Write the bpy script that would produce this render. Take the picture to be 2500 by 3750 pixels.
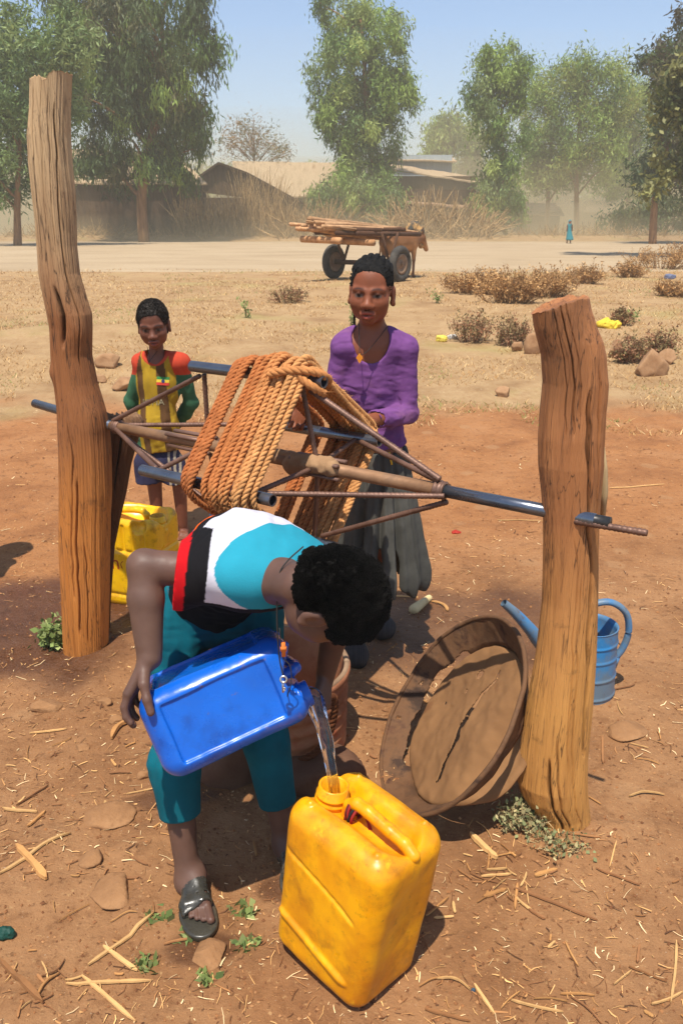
import bpy, bmesh, math, random
import numpy as np
from mathutils import Vector, Matrix
random.seed(7); RNG = np.random.default_rng(7)
for o in list(bpy.data.objects): bpy.data.objects.remove(o)
SC = bpy.context.scene; COL = SC.collection
# ---------------------------------------------------------------- camera, sky, sun, exposure
PITCH = math.radians(19.7); FPX = 3000.0; CAMH = 1.6
cam = bpy.data.cameras.new('camera'); co = bpy.data.objects.new('camera', cam); COL.objects.link(co)
cam.sensor_fit = 'VERTICAL'; cam.sensor_height = 36.0; cam.lens = FPX/3750*36
co.location = (0, 0, CAMH); co.rotation_euler = (math.pi/2-PITCH, 0, 0)
cam.clip_start = .05; cam.clip_end = 3000
cam.dof.use_dof = True; cam.dof.focus_distance = 2.2; cam.dof.aperture_fstop = 14
SC.camera = co
SUN_EL = math.radians(69.5); SUN_DIR = np.array([-.30, -.954])      # horizontal direction towards the sun
w = bpy.data.worlds.new("World"); SC.world = w; w.use_nodes = True
nt = w.node_tree; sky = nt.nodes.new('ShaderNodeTexSky'); sky.sky_type = 'NISHITA'; sky.sun_disc = False
sky.sun_elevation = SUN_EL; sky.sun_rotation = math.atan2(SUN_DIR[0], SUN_DIR[1])
sky.altitude = 600; sky.dust_density = 1.0; sky.air_density = 1.0; sky.ozone_density = 3.2
nt.links.new(sky.outputs[0], nt.nodes['Background'].inputs[0]); nt.nodes['Background'].inputs[1].default_value = .150
sl = bpy.data.lights.new('sun', 'SUN'); so = bpy.data.objects.new('sun', sl); COL.objects.link(so)
sl.energy = 5.0; sl.angle = math.radians(.55); sl.color = (1, .95, .86)
sv = Vector((SUN_DIR[0]*math.cos(SUN_EL), SUN_DIR[1]*math.cos(SUN_EL), math.sin(SUN_EL)))
so.rotation_euler = sv.to_track_quat('Z', 'Y').to_euler(); so.location = (-2, -6, 15)
SC.view_settings.view_transform = 'Standard'; SC.view_settings.look = 'None'
SC.view_settings.exposure = 0.36; SC.view_settings.gamma = 1
# ---------------------------------------------------------------- helpers
cp, sp = math.cos(PITCH), math.sin(PITCH)
A = lambda *v: np.array(v, float)
def P(px, py, y):
    """point on the ray through photo pixel (px,py) at forward distance y"""
    a = (px-1250)/FPX; b = (1875-py)/FPX
    d = A(a, cp+b*sp, -sp+b*cp)
    return A(0, 0, CAMH)+d*(y/d[1])
def sstep(a, b, x):
    t = np.clip((x-a)/(b-a), 0, 1); return t*t*(3-2*t)
def _h(ix, iy, iz, s):
    n = (ix.astype(np.int64)*374761393+iy.astype(np.int64)*668265263+iz.astype(np.int64)*1274126177+s*974634777) & 0x7fffffff
    n = ((n ^ (n >> 13))*1103515245+12345) & 0x7fffffff
    n = ((n ^ (n >> 16))*1103515245+12345) & 0x7fffffff
    return n/float(0x7fffffff)
def vnoise(x, y, z, s=0):
    x, y, z = np.broadcast_arrays(np.asarray(x, float), np.asarray(y, float), np.asarray(z, float))
    ix, iy, iz = np.floor(x), np.floor(y), np.floor(z); fx, fy, fz = x-ix, y-iy, z-iz
    fx = fx*fx*(3-2*fx); fy = fy*fy*(3-2*fy); fz = fz*fz*(3-2*fz); r = 0
    for dx in (0, 1):
        for dy in (0, 1):
            for dz in (0, 1):
                r = r+_h(ix+dx, iy+dy, iz+dz, s)*(fx if dx else 1-fx)*(fy if dy else 1-fy)*(fz if dz else 1-fz)
    return r*2-1
def fbm(x, y, z, o=4, s=0):
    r = 0; a = 1; t = 0
    for i in range(o):
        r = r+a*vnoise(np.asarray(x)*2**i, np.asarray(y)*2**i, np.asarray(z)*2**i, s+i); t += a; a *= .5
    return r/t
ORG = {}
def thing(name, label, cat, loc, group=None):
    o = bpy.data.objects.new(name, None); COL.objects.link(o); o.location = tuple(loc); o.empty_display_size = .1
    ORG[o.name] = A(*loc); return tag(o, label, cat, group)
def tag(o, label=None, cat=None, group=None, kind=None):
    if label: o['label'] = label
    if cat: o['category'] = cat
    if group: o['group'] = group
    if kind: o['kind'] = kind
    return o
def mk(name, V, F, mat, parent=None, smooth=True, col=None, org=None):
    """link one mesh object; V in world coordinates, F an (n,k) array or a list of arrays"""
    V = np.asarray(V, float)
    Fs = F if isinstance(F, (list, tuple)) and len(F) and isinstance(F[0], np.ndarray) and F[0].ndim == 2 else [np.asarray(F)]
    if parent is not None: o0 = ORG[parent.name]
    elif org is not None: o0 = A(*org)
    else: o0 = A((V[:, 0].min()+V[:, 0].max())/2, (V[:, 1].min()+V[:, 1].max())/2, V[:, 2].min())
    me = bpy.data.meshes.new(name); me.vertices.add(len(V)); me.vertices.foreach_set('co', (V-o0).astype(np.float32).ravel())
    Fs = [f for f in Fs if len(f)]
    nl = sum(f.size for f in Fs); nf = sum(len(f) for f in Fs)
    me.loops.add(nl); me.loops.foreach_set('vertex_index', np.concatenate([f.ravel() for f in Fs]).astype(np.int32))
    tot = np.concatenate([np.full(len(f), f.shape[1]) for f in Fs]); st = np.concatenate([[0], np.cumsum(tot)[:-1]])
    me.polygons.add(nf); me.polygons.foreach_set('loop_start', st.astype(np.int32)); me.polygons.foreach_set('loop_total', tot.astype(np.int32))
    me.update(calc_edges=True); me.validate()
    me.polygons.foreach_set('use_smooth', np.full(len(me.polygons), bool(smooth)))
    if col is not None:
        c = np.ones((len(V), 4), np.float32); c[:, :3] = col
        at = me.color_attributes.new('Col', 'FLOAT_COLOR', 'POINT'); at.data.foreach_set('color', c.ravel())
    if mat: me.materials.append(mat)
    o = bpy.data.objects.new(name, me); COL.objects.link(o)
    if parent is not None: o.parent = parent; ORG[o.name] = o0
    else: o.location = tuple(o0); ORG[o.name] = o0
    return o
def copy_tree(o, parent=None):
    c = o.copy(); COL.objects.link(c); c.parent = parent
    for ch in list(o.children): copy_tree(ch, c)
    return c
class MB:
    """collects plain shapes into one mesh"""
    def __init__(s): s.V = []; s.F = []; s.n = 0; s.C = []
    def add(s, V, F, c=None):
        V = np.asarray(V, float); s.V.append(V)
        for f in (F if isinstance(F, list) else [F]): s.F.append(np.asarray(f)+s.n)
        s.n += len(V); s.C.append(np.tile(A(*(c if c is not None else (1, 1, 1))), (len(V), 1)) if np.ndim(c) < 2 else c)
    def tube(s, pts, r, seg=8, c=None, cap=True, squash=None):
        pts = np.asarray(pts, float); n = len(pts); r = np.broadcast_to(np.asarray(r, float), (n,))
        t = np.gradient(pts, axis=0); t /= np.linalg.norm(t, axis=1)[:, None]+1e-12
        ref = A(0, 0, 1) if abs(t[:, 2]).mean() < .9 else A(1, 0, 0)
        u = np.cross(t, ref); u /= np.linalg.norm(u, axis=1)[:, None]+1e-12; v = np.cross(t, u)
        a = np.linspace(0, 2*np.pi, seg, endpoint=False)
        ring = np.cos(a)[None, :, None]*u[:, None]+np.sin(a)[None, :, None]*v[:, None]*(squash or 1)
        V = (pts[:, None]+ring*r[:, None, None]).reshape(-1, 3)
        i = np.arange(n-1)[:, None]*seg; j = np.arange(seg)[None]; j2 = (j+1) % seg
        F = [np.stack([i+j, i+j2, i+seg+j2, i+seg+j], -1).reshape(-1, 4)]
        if cap: F += [np.arange(seg)[None, ::-1], (np.arange(seg)+(n-1)*seg)[None]]
        s.add(V, F, c)
    def box(s, c, h, R=None, col=None):
        V = A(*[(x, y, z) for x in (-1, 1) for y in (-1, 1) for z in (-1, 1)]).reshape(8, 3)*A(*h)
        if R is not None: V = V@np.asarray(R).T
        s.add(V+A(*c), np.array([[0, 1, 3, 2], [4, 6, 7, 5], [0, 4, 5, 1], [2, 3, 7, 6], [0, 2, 6, 4], [1, 5, 7, 3]]), col)
    def lathe(s, prof, o, R=None, seg=48, c=None, close=False):
        prof = np.asarray(prof, float); a = np.linspace(0, 2*np.pi, seg, endpoint=False); n = len(prof)
        V = np.stack([prof[:, None, 0]*np.cos(a), prof[:, None, 0]*np.sin(a), np.broadcast_to(prof[:, None, 1], (n, seg))], -1).reshape(-1, 3)
        if R is not None: V = V@np.asarray(R).T
        i = np.arange(n-1)[:, None]*seg; j = np.arange(seg)[None]; j2 = (j+1) % seg
        s.add(V+A(*o), np.stack([i+j, i+j2, i+seg+j2, i+seg+j], -1).reshape(-1, 4), c)
    def build(s, name, mat, parent=None, smooth=True, col=False):
        V = np.concatenate(s.V); by = {}
        for f in s.F: by.setdefault(f.shape[1], []).append(f)
        return mk(name, V, [np.concatenate(v) for v in by.values()], mat, parent, smooth, np.concatenate(s.C) if col else None)
def frame(z, x=None):
    """3x3 with columns x,y,z"""
    z = A(*z)/np.linalg.norm(z); x = A(*(x if x is not None else (1, 0, 0))); x = x-z*(x@z); x /= np.linalg.norm(x)
    return np.stack([x, np.cross(z, x), z], 1)
def curve(pts, n=40):
    """Catmull-Rom through the points"""
    p = np.asarray(pts, float); p = np.vstack([2*p[0]-p[1], p, 2*p[-1]-p[-2]]); m = len(p)-3; t = np.linspace(0, m-1e-6, n); i = t.astype(int); f = (t-i)[:, None]
    a, b, c, d = p[i], p[i+1], p[i+2], p[i+3]
    return .5*(2*b+(c-a)*f+(2*a-5*b+4*c-d)*f**2+(3*b-a-3*c+d)*f**3)
# ---- signed distance fields and surface nets
def smin(a, b, k):
    if k <= 0: return np.minimum(a, b)
    h = np.clip(.5+.5*(b-a)/k, 0, 1); return b*(1-h)+a*h-k*h*(1-h)
class SDF:
    def __init__(s, lo, hi, h):
        s.h = h; s.lo = A(*lo); s.n = np.ceil((A(*hi)-s.lo)/h).astype(int)+1
        s.v = np.full(s.n, 1.0, np.float32); s.ax = [(s.lo[i]+h*np.arange(s.n[i])).astype(np.float32) for i in range(3)]
    def op(s, fn, lo, hi, mode='u', k=.01, pad=None):
        pad = (k+3*s.h) if pad is None else pad
        i0 = np.clip(np.floor((A(*lo)-pad-s.lo)/s.h).astype(int), 0, s.n-1); i1 = np.clip(np.ceil((A(*hi)+pad-s.lo)/s.h).astype(int)+1, 1, s.n)
        if (i1 <= i0).any(): return
        sl_ = tuple(slice(a, b) for a, b in zip(i0, i1))
        d = fn(s.ax[0][sl_[0]][:, None, None], s.ax[1][sl_[1]][None, :, None], s.ax[2][sl_[2]][None, None, :])
        v = s.v[sl_]
        if mode == 'u': s.v[sl_] = smin(v, d, k)
        elif mode == 's': s.v[sl_] = -smin(-v, d, k)
        elif mode == 'i': s.v[sl_] = -smin(-v, -d, k)
        elif mode == 'a': s.v[sl_] = v+d
    def cap(s, a, b, ra, rb=None, mode='u', k=.01, inf=0):
        a = A(*a); b = A(*b); rb = ra if rb is None else rb; ab = b-a; L = max(ab@ab, 1e-12)
        def f(X, Y, Z):
            t = np.clip(((X-a[0])*ab[0]+(Y-a[1])*ab[1]+(Z-a[2])*ab[2])/L, 0, 1)
            return np.sqrt((X-a[0]-t*ab[0])**2+(Y-a[1]-t*ab[1])**2+(Z-a[2]-t*ab[2])**2)-(ra+(rb-ra)*t+inf)
        m = max(ra, rb)+inf; s.op(f, np.minimum(a, b)-m, np.maximum(a, b)+m, mode, k)
    def ell(s, c, r, R=None, mode='u', k=.01, inf=0):
        c = A(*c); r = A(*r)+inf
        def f(X, Y, Z):
            x, y, z = X-c[0], Y-c[1], Z-c[2]
            if R is not None: x, y, z = (R[0, 0]*x+R[1, 0]*y+R[2, 0]*z, R[0, 1]*x+R[1, 1]*y+R[2, 1]*z, R[0, 2]*x+R[1, 2]*y+R[2, 2]*z)
            k0 = np.sqrt((x/r[0])**2+(y/r[1])**2+(z/r[2])**2); k1 = np.sqrt((x/r[0]**2)**2+(y/r[1]**2)**2+(z/r[2]**2)**2)+1e-9
            return k0*(k0-1)/k1
        m = r.max() if R is not None else r; s.op(f, c-m, c+m, mode, k)
    def box(s, c, hs, rad=.01, R=None, mode='u', k=.01):
        c = A(*c); hs = A(*hs)
        def f(X, Y, Z):
            x, y, z = X-c[0], Y-c[1], Z-c[2]
            if R is not None: x, y, z = (R[0, 0]*x+R[1, 0]*y+R[2, 0]*z, R[0, 1]*x+R[1, 1]*y+R[2, 1]*z, R[0, 2]*x+R[1, 2]*y+R[2, 2]*z)
            qx, qy, qz = abs(x)-hs[0]+rad, abs(y)-hs[1]+rad, abs(z)-hs[2]+rad
            return np.sqrt(np.maximum(qx, 0)**2+np.maximum(qy, 0)**2+np.maximum(qz, 0)**2)+np.minimum(np.maximum(np.maximum(qx, qy), qz), 0)-rad
        m = np.linalg.norm(hs) if R is not None else hs; s.op(f, c-m, c+m, mode, k)
    def plane(s, p, n, mode='i', k=.004):
        """keep the side opposite to n"""
        p = A(*p); n = A(*n)/np.linalg.norm(n)
        s.op(lambda X, Y, Z: (X-p[0])*n[0]+(Y-p[1])*n[1]+(Z-p[2])*n[2], s.lo, s.lo+s.h*s.n, mode, k)
    def noise(s, amp, sc, seed=0, stretch=(1, 1, 1), o=2):
        m = abs(s.v) < .03; i = np.argwhere(m)
        x, y, z = (s.lo+i*s.h).T; s.v[m] += (amp*fbm(x*sc*stretch[0], y*sc*stretch[1], z*sc*stretch[2], o, seed)).astype(np.float32)
    def mesh(s):
        s.v[0] = s.v[-1] = 1; s.v[:, 0] = s.v[:, -1] = 1; s.v[:, :, 0] = s.v[:, :, -1] = 1
        v = s.v; ins = v < 0; nx, ny, nz = v.shape; cr = [(a, b, c) for a in (0, 1) for b in (0, 1) for c in (0, 1)]
        cnt = np.zeros((nx-1, ny-1, nz-1), np.uint8)
        for a, b, c in cr: cnt += ins[a:nx-1+a, b:ny-1+b, c:nz-1+c]
        act = (cnt > 0) & (cnt < 8); idx = np.argwhere(act); ID = np.full(act.shape, -1, np.int32); ID[act] = np.arange(len(idx))
        val = [v[idx[:, 0]+a, idx[:, 1]+b, idx[:, 2]+c] for a, b, c in cr]; acc = np.zeros((len(idx), 3)); n = np.zeros(len(idx))
        for i in range(8):
            for j in range(i+1, 8):
                if sum(abs(p-q) for p, q in zip(cr[i], cr[j])) != 1: continue
                m = (val[i] < 0) != (val[j] < 0); t = val[i][m]/(val[i][m]-val[j][m])
                acc[m] += A(*cr[i])+(A(*cr[j])-A(*cr[i]))*t[:, None]; n[m] += 1
        V = s.lo+s.h*(idx+acc/n[:, None]); F = []
        for ax in range(3):
            sa = [slice(None)]*3; sb = [slice(None)]*3; sa[ax] = slice(0, -1); sb[ax] = slice(1, None)
            a_, b_ = ins[tuple(sa)], ins[tuple(sb)]; e = np.argwhere(a_ != b_)
            if not len(e): continue
            o1, o2 = [q for q in range(3) if q != ax]; fl = a_[tuple(e.T)]
            def g(d1, d2):
                q = e.copy(); q[:, o1] += d1; q[:, o2] += d2; return ID[tuple(q.T)]
            f = np.stack([g(-1, -1), g(0, -1), g(0, 0), g(-1, 0)], 1)
            if ax == 1: fl = ~fl
            f[~fl] = f[~fl][:, ::-1]; F.append(f)
        return V, np.concatenate(F)
def segdist(V, a, b):
    a = A(*a); ab = A(*b)-a; t = np.clip((V-a)@ab/max(ab@ab, 1e-12), 0, 1); return np.linalg.norm(V-a-t[:, None]*ab, axis=1)
# ---- materials
def lin(r, g, b):
    f = lambda c: (c/255/12.92 if c/255 <= .04045 else ((c/255+.055)/1.055)**2.4); return (f(r), f(g), f(b))
def alb(r, g, b, k=1.25): return tuple(min(.9, c/k) for c in lin(r, g, b))
def node(nt, t, **kw):
    n = nt.nodes.new('ShaderNode'+t)
    for k, v in kw.items():
        if k in n.inputs: n.inputs[k].default_value = v
        else: setattr(n, k, v)
    return n
def noise_node(nt, vec, scale, detail=6, rough=.6, stretch=(1, 1, 1), dist=0):
    m = node(nt, 'Mapping'); m.inputs['Scale'].default_value = stretch; nt.links.new(vec, m.inputs['Vector'])
    n = node(nt, 'TexNoise', Scale=scale, Detail=detail, Roughness=rough, Distortion=dist); nt.links.new(m.outputs[0], n.inputs['Vector']); return n.outputs['Fac']
def ramp(nt, fac, stops):
    r = node(nt, 'ValToRGB'); e = r.color_ramp.elements
    while len(e) < len(stops): e.new(.5)
    for el, (p, c) in zip(e, stops): el.position = p; el.color = (*c, 1) if len(c) == 3 else c
    nt.links.new(fac, r.inputs[0]); return r.outputs[0]
def mixc(nt, fac, a, b, mode='MIX'):
    m = node(nt, 'Mix', data_type='RGBA', blend_type=mode)
    for s_, v in ((m.inputs[0], fac), (m.inputs[6], a), (m.inputs[7], b)):
        if isinstance(v, bpy.types.NodeSocket): nt.links.new(v, s_)
        elif isinstance(v, (int, float)): s_.default_value = v
        else: s_.default_value = (*v, 1)
    return m.outputs[2]
def mat(name, stops, scale=6, rough=.8, bump=.15, bscale=60, stretch=(1, 1, 1), attr=False, spec=.3, dirt=None, fine=None, metal=0, rvar=0, transl=0, bstretch=None, coat=0, sss=0, bdist=.004, cracks=None):
    """principled material: noise colour ramp (times vertex pattern colour), dirt patches, fine speckle and bump"""
    m = bpy.data.materials.new(name); m.use_nodes = True; nt = m.node_tree; b = nt.nodes['Principled BSDF']
    tc = node(nt, 'TexCoord'); vec = tc.outputs['Object']
    if not isinstance(stops[0], (tuple, list)) or not isinstance(stops[0][1], (tuple, list)): stops = [(.3, stops[0]), (.7, stops[1])]
    f = noise_node(nt, vec, scale, 8, .62, stretch); c = ramp(nt, f, stops)
    if attr:
        at = node(nt, 'VertexColor'); at.layer_name = 'Col'; c = mixc(nt, 1.0, c, at.outputs[0], 'MULTIPLY')
    if fine:
        fs, fc, famt = fine; ff = noise_node(nt, vec, fs, 3, .7, stretch); r2 = ramp(nt, ff, [(.56, (0, 0, 0)), (.7, (famt,)*3)]); c = mixc(nt, r2, c, fc)
    if cracks:
        for cs_, cc, wd_, amt in cracks:
            cf = noise_node(nt, vec, cs_, 5, .55, stretch, .3); r4 = ramp(nt, cf, [(.5-wd_, (0, 0, 0)), (.5, (amt,)*3), (.5+wd_, (0, 0, 0))]); c = mixc(nt, r4, c, cc)
    if dirt:
        for ds, dc, lo_, hi_, amt in dirt:
            df = noise_node(nt, vec, ds, 7, .68); r3 = ramp(nt, df, [(lo_, (0, 0, 0)), (hi_, (amt,)*3)]); c = mixc(nt, r3, c, dc)
    nt.links.new(c, b.inputs['Base Color']); b.inputs['Roughness'].default_value = rough; b.inputs['Metallic'].default_value = metal
    b.inputs['Specular IOR Level'].default_value = spec
    if coat: b.inputs['Coat Weight'].default_value = coat; b.inputs['Coat Roughness'].default_value = .15
    if sss: b.inputs['Subsurface Weight'].default_value = sss; b.inputs['Subsurface Radius'].default_value = (.02, .01, .004); b.inputs['Subsurface Scale'].default_value = .3
    if rvar:
        rf = noise_node(nt, vec, scale*2.3, 5, .6); mr = node(nt, 'MapRange'); nt.links.new(rf, mr.inputs[0]); mr.inputs[1].default_value = .3; mr.inputs[2].default_value = .7
        mr.inputs[3].default_value = max(.03, rough-rvar); mr.inputs[4].default_value = min(1, rough+rvar); nt.links.new(mr.outputs[0], b.inputs['Roughness'])
    if bump:
        bf = noise_node(nt, vec, bscale, 6, .65, bstretch or stretch); bn = node(nt, 'Bump', Strength=bump, Distance=bdist); nt.links.new(bf, bn.inputs['Height']); nt.links.new(bn.outputs[0], b.inputs['Normal'])
    if transl:
        out = nt.nodes['Material Output']; tr = node(nt, 'BsdfTranslucent'); nt.links.new(c, tr.inputs[0]); mx = node(nt, 'MixShader'); mx.inputs[0].default_value = transl
        nt.links.new(b.outputs[0], mx.inputs[1]); nt.links.new(tr.outputs[0], mx.inputs[2]); nt.links.new(mx.outputs[0], out.inputs[0])
    return m
# ---------------------------------------------------------------- ground and road
def gz0(x, y):
    x = np.asarray(x, float); y = np.asarray(y, float)
    z = .30*sstep(6, 18, y)-.08*sstep(54, 70, y)+.28*sstep(52.5, 55, y)*(1-sstep(58, 66, y))
    z = z+.05*sstep(.2, .8, fbm(x*.35, y*.5, 3, 2, 5))*sstep(7, 10, y)*(1-sstep(18, 21, y))
    return z+.10*sstep(8.2, 9.0, y+.6*fbm(x*.3, 1, 1, 2, 3))*(1-sstep(10, 16, y))*sstep(1.5, -1.5, x)
def gz(x, y):
    x = np.asarray(x, float); y = np.asarray(y, float); z = gz0(x, y)
    near = 1-sstep(5, 14, y)
    road = sstep(20.5, 22.5, y)*(1-sstep(51, 52.5, y))
    a = (1-road)
    z = z+a*(.010*fbm(x*2.6, y*2.6, 0, 3, 11)+near*.006*fbm(x*11, y*11, 0, 3, 21))+a*(1-near)*.03*fbm(x*1.1, y*1.1, 0, 3, 31)
    cr = fbm(x*4.5, y*4.5, 0, 2, 41)
    for qx, qy, qr, qh in ((-.885, 2.84, .17, .035), (.575, 1.87, .17, .03), (-.80, 2.98, .15, .02)): z = z+qh*np.exp(-((x-qx)**2+(y-qy)**2)/qr**2)*(1+.5*fbm(x*9, y*9, 0, 2, 8))
    return z+near*.014*sstep(.28, .55, cr)
def G(px, py, h=0):
    """ground point (plus h) under a photo pixel"""
    y = 2.0
    a = (px-1250)/FPX; b = (1875-py)/FPX; d = A(a, cp+b*sp, -sp+b*cp); z = 0.
    for _ in range(60):
        t = (z+h-CAMH)/d[2] if d[2] < -1e-4 else 400
        p = A(0, 0, CAMH)+d*t; y = min(p[1], 400.); z = .6*z+.4*float(gz(p[0], y))
    return p
def build_ground():
    ys = np.concatenate([np.linspace(-3, .5, 12)[:-1], np.exp(np.linspace(np.log(.5), np.log(12), 430))[:-1], np.exp(np.linspace(np.log(12), np.log(255), 140))])
    us = np.sign(np.linspace(-1, 1, 401))*abs(np.linspace(-1, 1, 401))**1.25
    X = us[None]*(1.15*np.maximum(ys, .5)+2.2)[:, None]; Y = np.broadcast_to(ys[:, None], X.shape); Z = gz(X, Y)
    ny, nx = X.shape; i = np.arange(ny-1)[:, None]*nx; j = np.arange(nx-1)[None]
    F = np.stack([i+j, i+j+1, i+nx+j+1, i+nx+j], -1).reshape(-1, 4)
    V = np.stack([X, Y, Z], -1).reshape(-1, 3); x, y = V[:, 0], V[:, 1]; n1 = fbm(x*1.3, y*1.3, 0, 4, 51); n2 = fbm(x*5, y*5, 2, 3, 61)
    wet = sstep(.15, -.25, (np.hypot((x+1.15)/.75, (y-3.15)/.50)-1)+.55*n1+.2*n2)
    wet = np.maximum(wet, .8*sstep(.1, -.15, np.hypot((x+.50)/.16, (y-1.98)/.05)-1+.5*n2))
    wet = np.maximum(wet, .9*sstep(.1, -.2, np.hypot((x+.13)/.13, (y-1.63)/.07)-1+.6*n2))
    wet = np.maximum(wet, .8*sstep(.1, -.2, np.hypot((x+.31)/.10, (y-1.46)/.05)-1+.6*n2))
    wet = np.maximum(wet, .65*sstep(.1, -.3, np.hypot((x-.55)/.5, (y-3.0)/.35)-1+.6*n1+.3*n2))
    straw = sstep(-.5, .5, (y-7.0)+.9*n1)*(1-.0*y)
    red = sstep(2.6, 4.2, y+.4*n1+.35*(-x))*(1-straw)
    o = mk('ground', V, F, M_ground(), None, True, np.stack([wet, straw, red], 1), org=(0, 0, 0)); tag(o, 'dry brown dirt and trampled straw ground', 'ground', kind='structure')
    # road
    ys = np.linspace(21.6, 52.2, 70); xs = np.linspace(-75, 75, 160); X, Y = np.meshgrid(xs, ys); Y = Y+np.where(ys[:, None] < 22.5, .8*fbm(X*.25, 0, 0, 3, 7), 0)
    Z = gz0(X, Y)+.006-.02*((ys[:, None] < 22.1)); ny, nx = X.shape; i = np.arange(ny-1)[:, None]*nx; j = np.arange(nx-1)[None]
    F = np.stack([i+j, i+j+1, i+nx+j+1, i+nx+j], -1).reshape(-1, 4)
    m = mat('pale dusty gravel', [(.25, alb(168, 142, 108)), (.5, alb(188, 162, 126)), (.8, alb(198, 174, 139))], scale=.55, rough=.95, bump=.5, bscale=9, fine=(16, alb(150, 125, 95), .6), stretch=(.5, 1, 1), bdist=.03)
    tag(mk('road', np.stack([X, Y, Z], -1).reshape(-1, 3), F, m, None, True, org=(0, 0, 0)), 'pale dusty gravel road', 'road', kind='structure')
def M_ground():
    m = bpy.data.materials.new('dirt'); m.use_nodes = True; nt = m.node_tree; b = nt.nodes['Principled BSDF']; L = nt.links.new
    vec = node(nt, 'TexCoord').outputs['Object']; at = node(nt, 'VertexColor'); at.layer_name = 'Col'; sx = node(nt, 'SeparateColor'); L(at.outputs[0], sx.inputs[0])
    wet, straw, red = sx.outputs
    n0 = noise_node(nt, vec, 2.2, 8, .6); dirt = ramp(nt, n0, [(.25, alb(130, 89, 56)), (.45, alb(162, 114, 73)), (.60, alb(180, 131, 87)), (.8, alb(150, 103, 65))])
    redc = ramp(nt, n0, [(.3, alb(152, 98, 57)), (.5, alb(178, 120, 72)), (.75, alb(186, 132, 86))]); c = mixc(nt, red, dirt, redc)
    # pale crumbs, dark specks
    f1 = noise_node(nt, vec, 75, 4, .65); c = mixc(nt, ramp(nt, f1, [(.60, (0, 0, 0)), (.70, (.75,)*3)]), c, alb(205, 160, 108))
    f2 = noise_node(nt, vec, 52, 5, .7); c = mixc(nt, ramp(nt, f2, [(.30, (.8,)*3), (.42, (0, 0, 0))]), c, alb(105, 66, 38))
    f3 = noise_node(nt, vec, 14, 6, .7); c = mixc(nt, ramp(nt, f3, [(.33, (.55,)*3), (.47, (0, 0, 0))]), c, alb(124, 80, 46))
    f4 = noise_node(nt, vec, 160, 3, .6); c = mixc(nt, ramp(nt, f4, [(.70, (0, 0, 0)), (.74, (.9,)*3)]), c, alb(225, 200, 170))
    # flat embedded rock patches
    vo = node(nt, 'TexVoronoi', Scale=3.1, Randomness=1.0); L(vec, vo.inputs['Vector']); 
    n5 = noise_node(nt, vec, 6, 5, .6); ms = node(nt, 'Math', operation='MULTIPLY_ADD'); L(n5, ms.inputs[0]); ms.inputs[1].default_value = .35; L(vo.outputs['Distance'], ms.inputs[2])
    rock = ramp(nt, ms.outputs[0], [(.30, (.5,)*3), (.36, (0, 0, 0))])
    c = mixc(nt, rock, c, ramp(nt, n5, [(.3, alb(176, 130, 88)), (.7, alb(196, 150, 104))]))
    # straw
    s1 = noise_node(nt, vec, 1.6, 7, .65); sc_ = ramp(nt, s1, [(.28, alb(148, 112, 74)), (.42, alb(174, 138, 95)), (.58, alb(190, 155, 110)), (.75, alb(160, 122, 82))])
    s2 = noise_node(nt, vec, 26, 5, .75, (1, .45, 1)); sc_ = mixc(nt, ramp(nt, s2, [(.34, (.6,)*3), (.48, (0, 0, 0))]), sc_, alb(164, 122, 78)); sc_ = mixc(nt, ramp(nt, s2, [(.58, (0, 0, 0)), (.70, (.6,)*3)]), sc_, alb(208, 178, 134))
    s3 = noise_node(nt, vec, .55, 5, .6); sc_ = mixc(nt, ramp(nt, s3, [(.55, (0, 0, 0)), (.68, (.40,)*3)]), sc_, alb(168, 160, 92))
    c = mixc(nt, straw, c, sc_)
    wm = mixc(nt, 1.0, c, (.33, .27, .26), 'MULTIPLY'); c = mixc(nt, wet, c, wm)
    L(c, b.inputs['Base Color']); rr = node(nt, 'MapRange'); L(wet, rr.inputs[0]); rr.inputs[3].default_value = .93; rr.inputs[4].default_value = .28
    L(rr.outputs[0], b.inputs['Roughness']); b.inputs['Specular IOR Level'].default_value = .25
    h1 = noise_node(nt, vec, 30, 8, .75); h2 = noise_node(nt, vec, 8, 6, .6); ad = node(nt, 'Math', operation='MULTIPLY_ADD'); L(h2, ad.inputs[0]); ad.inputs[1].default_value = 1.3; L(h1, ad.inputs[2])
    bn = node(nt, 'Bump', Strength=.75, Distance=.022); L(ad.outputs[0], bn.inputs['Height']); L(bn.outputs[0], b.inputs['Normal'])
    return m
build_ground()
# ---------------------------------------------------------------- huts, brush piles and trees beyond the road
M_roof = mat('weathered tin roof', [(.3, alb(176, 148, 112)), (.55, alb(200, 172, 134)), (.75, alb(160, 126, 90))], scale=1.2, rough=.8, bump=.4, bscale=6, stretch=(2.5, .6, 1), bdist=.03)
M_thatch = mat('dark thatch', [(.3, alb(60, 48, 36)), (.7, alb(104, 82, 60))], scale=2.5, rough=1, bump=.8, bscale=14, stretch=(3, 3, .6), bdist=.05)
M_mud = mat('mud and stick wall', [(.3, alb(66, 50, 36)), (.7, alb(110, 84, 60))], scale=1.5, rough=1, bump=.6, bscale=7, stretch=(4, 4, .5), bdist=.05)
M_bluetin = mat('blue white tin', [(.3, alb(176, 190, 196)), (.7, alb(206, 214, 214))], scale=1.5, rough=.5, bump=.4, bscale=4, stretch=(6, 6, .2))
def px_m(d): return d*cp/FPX*1.0
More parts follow.
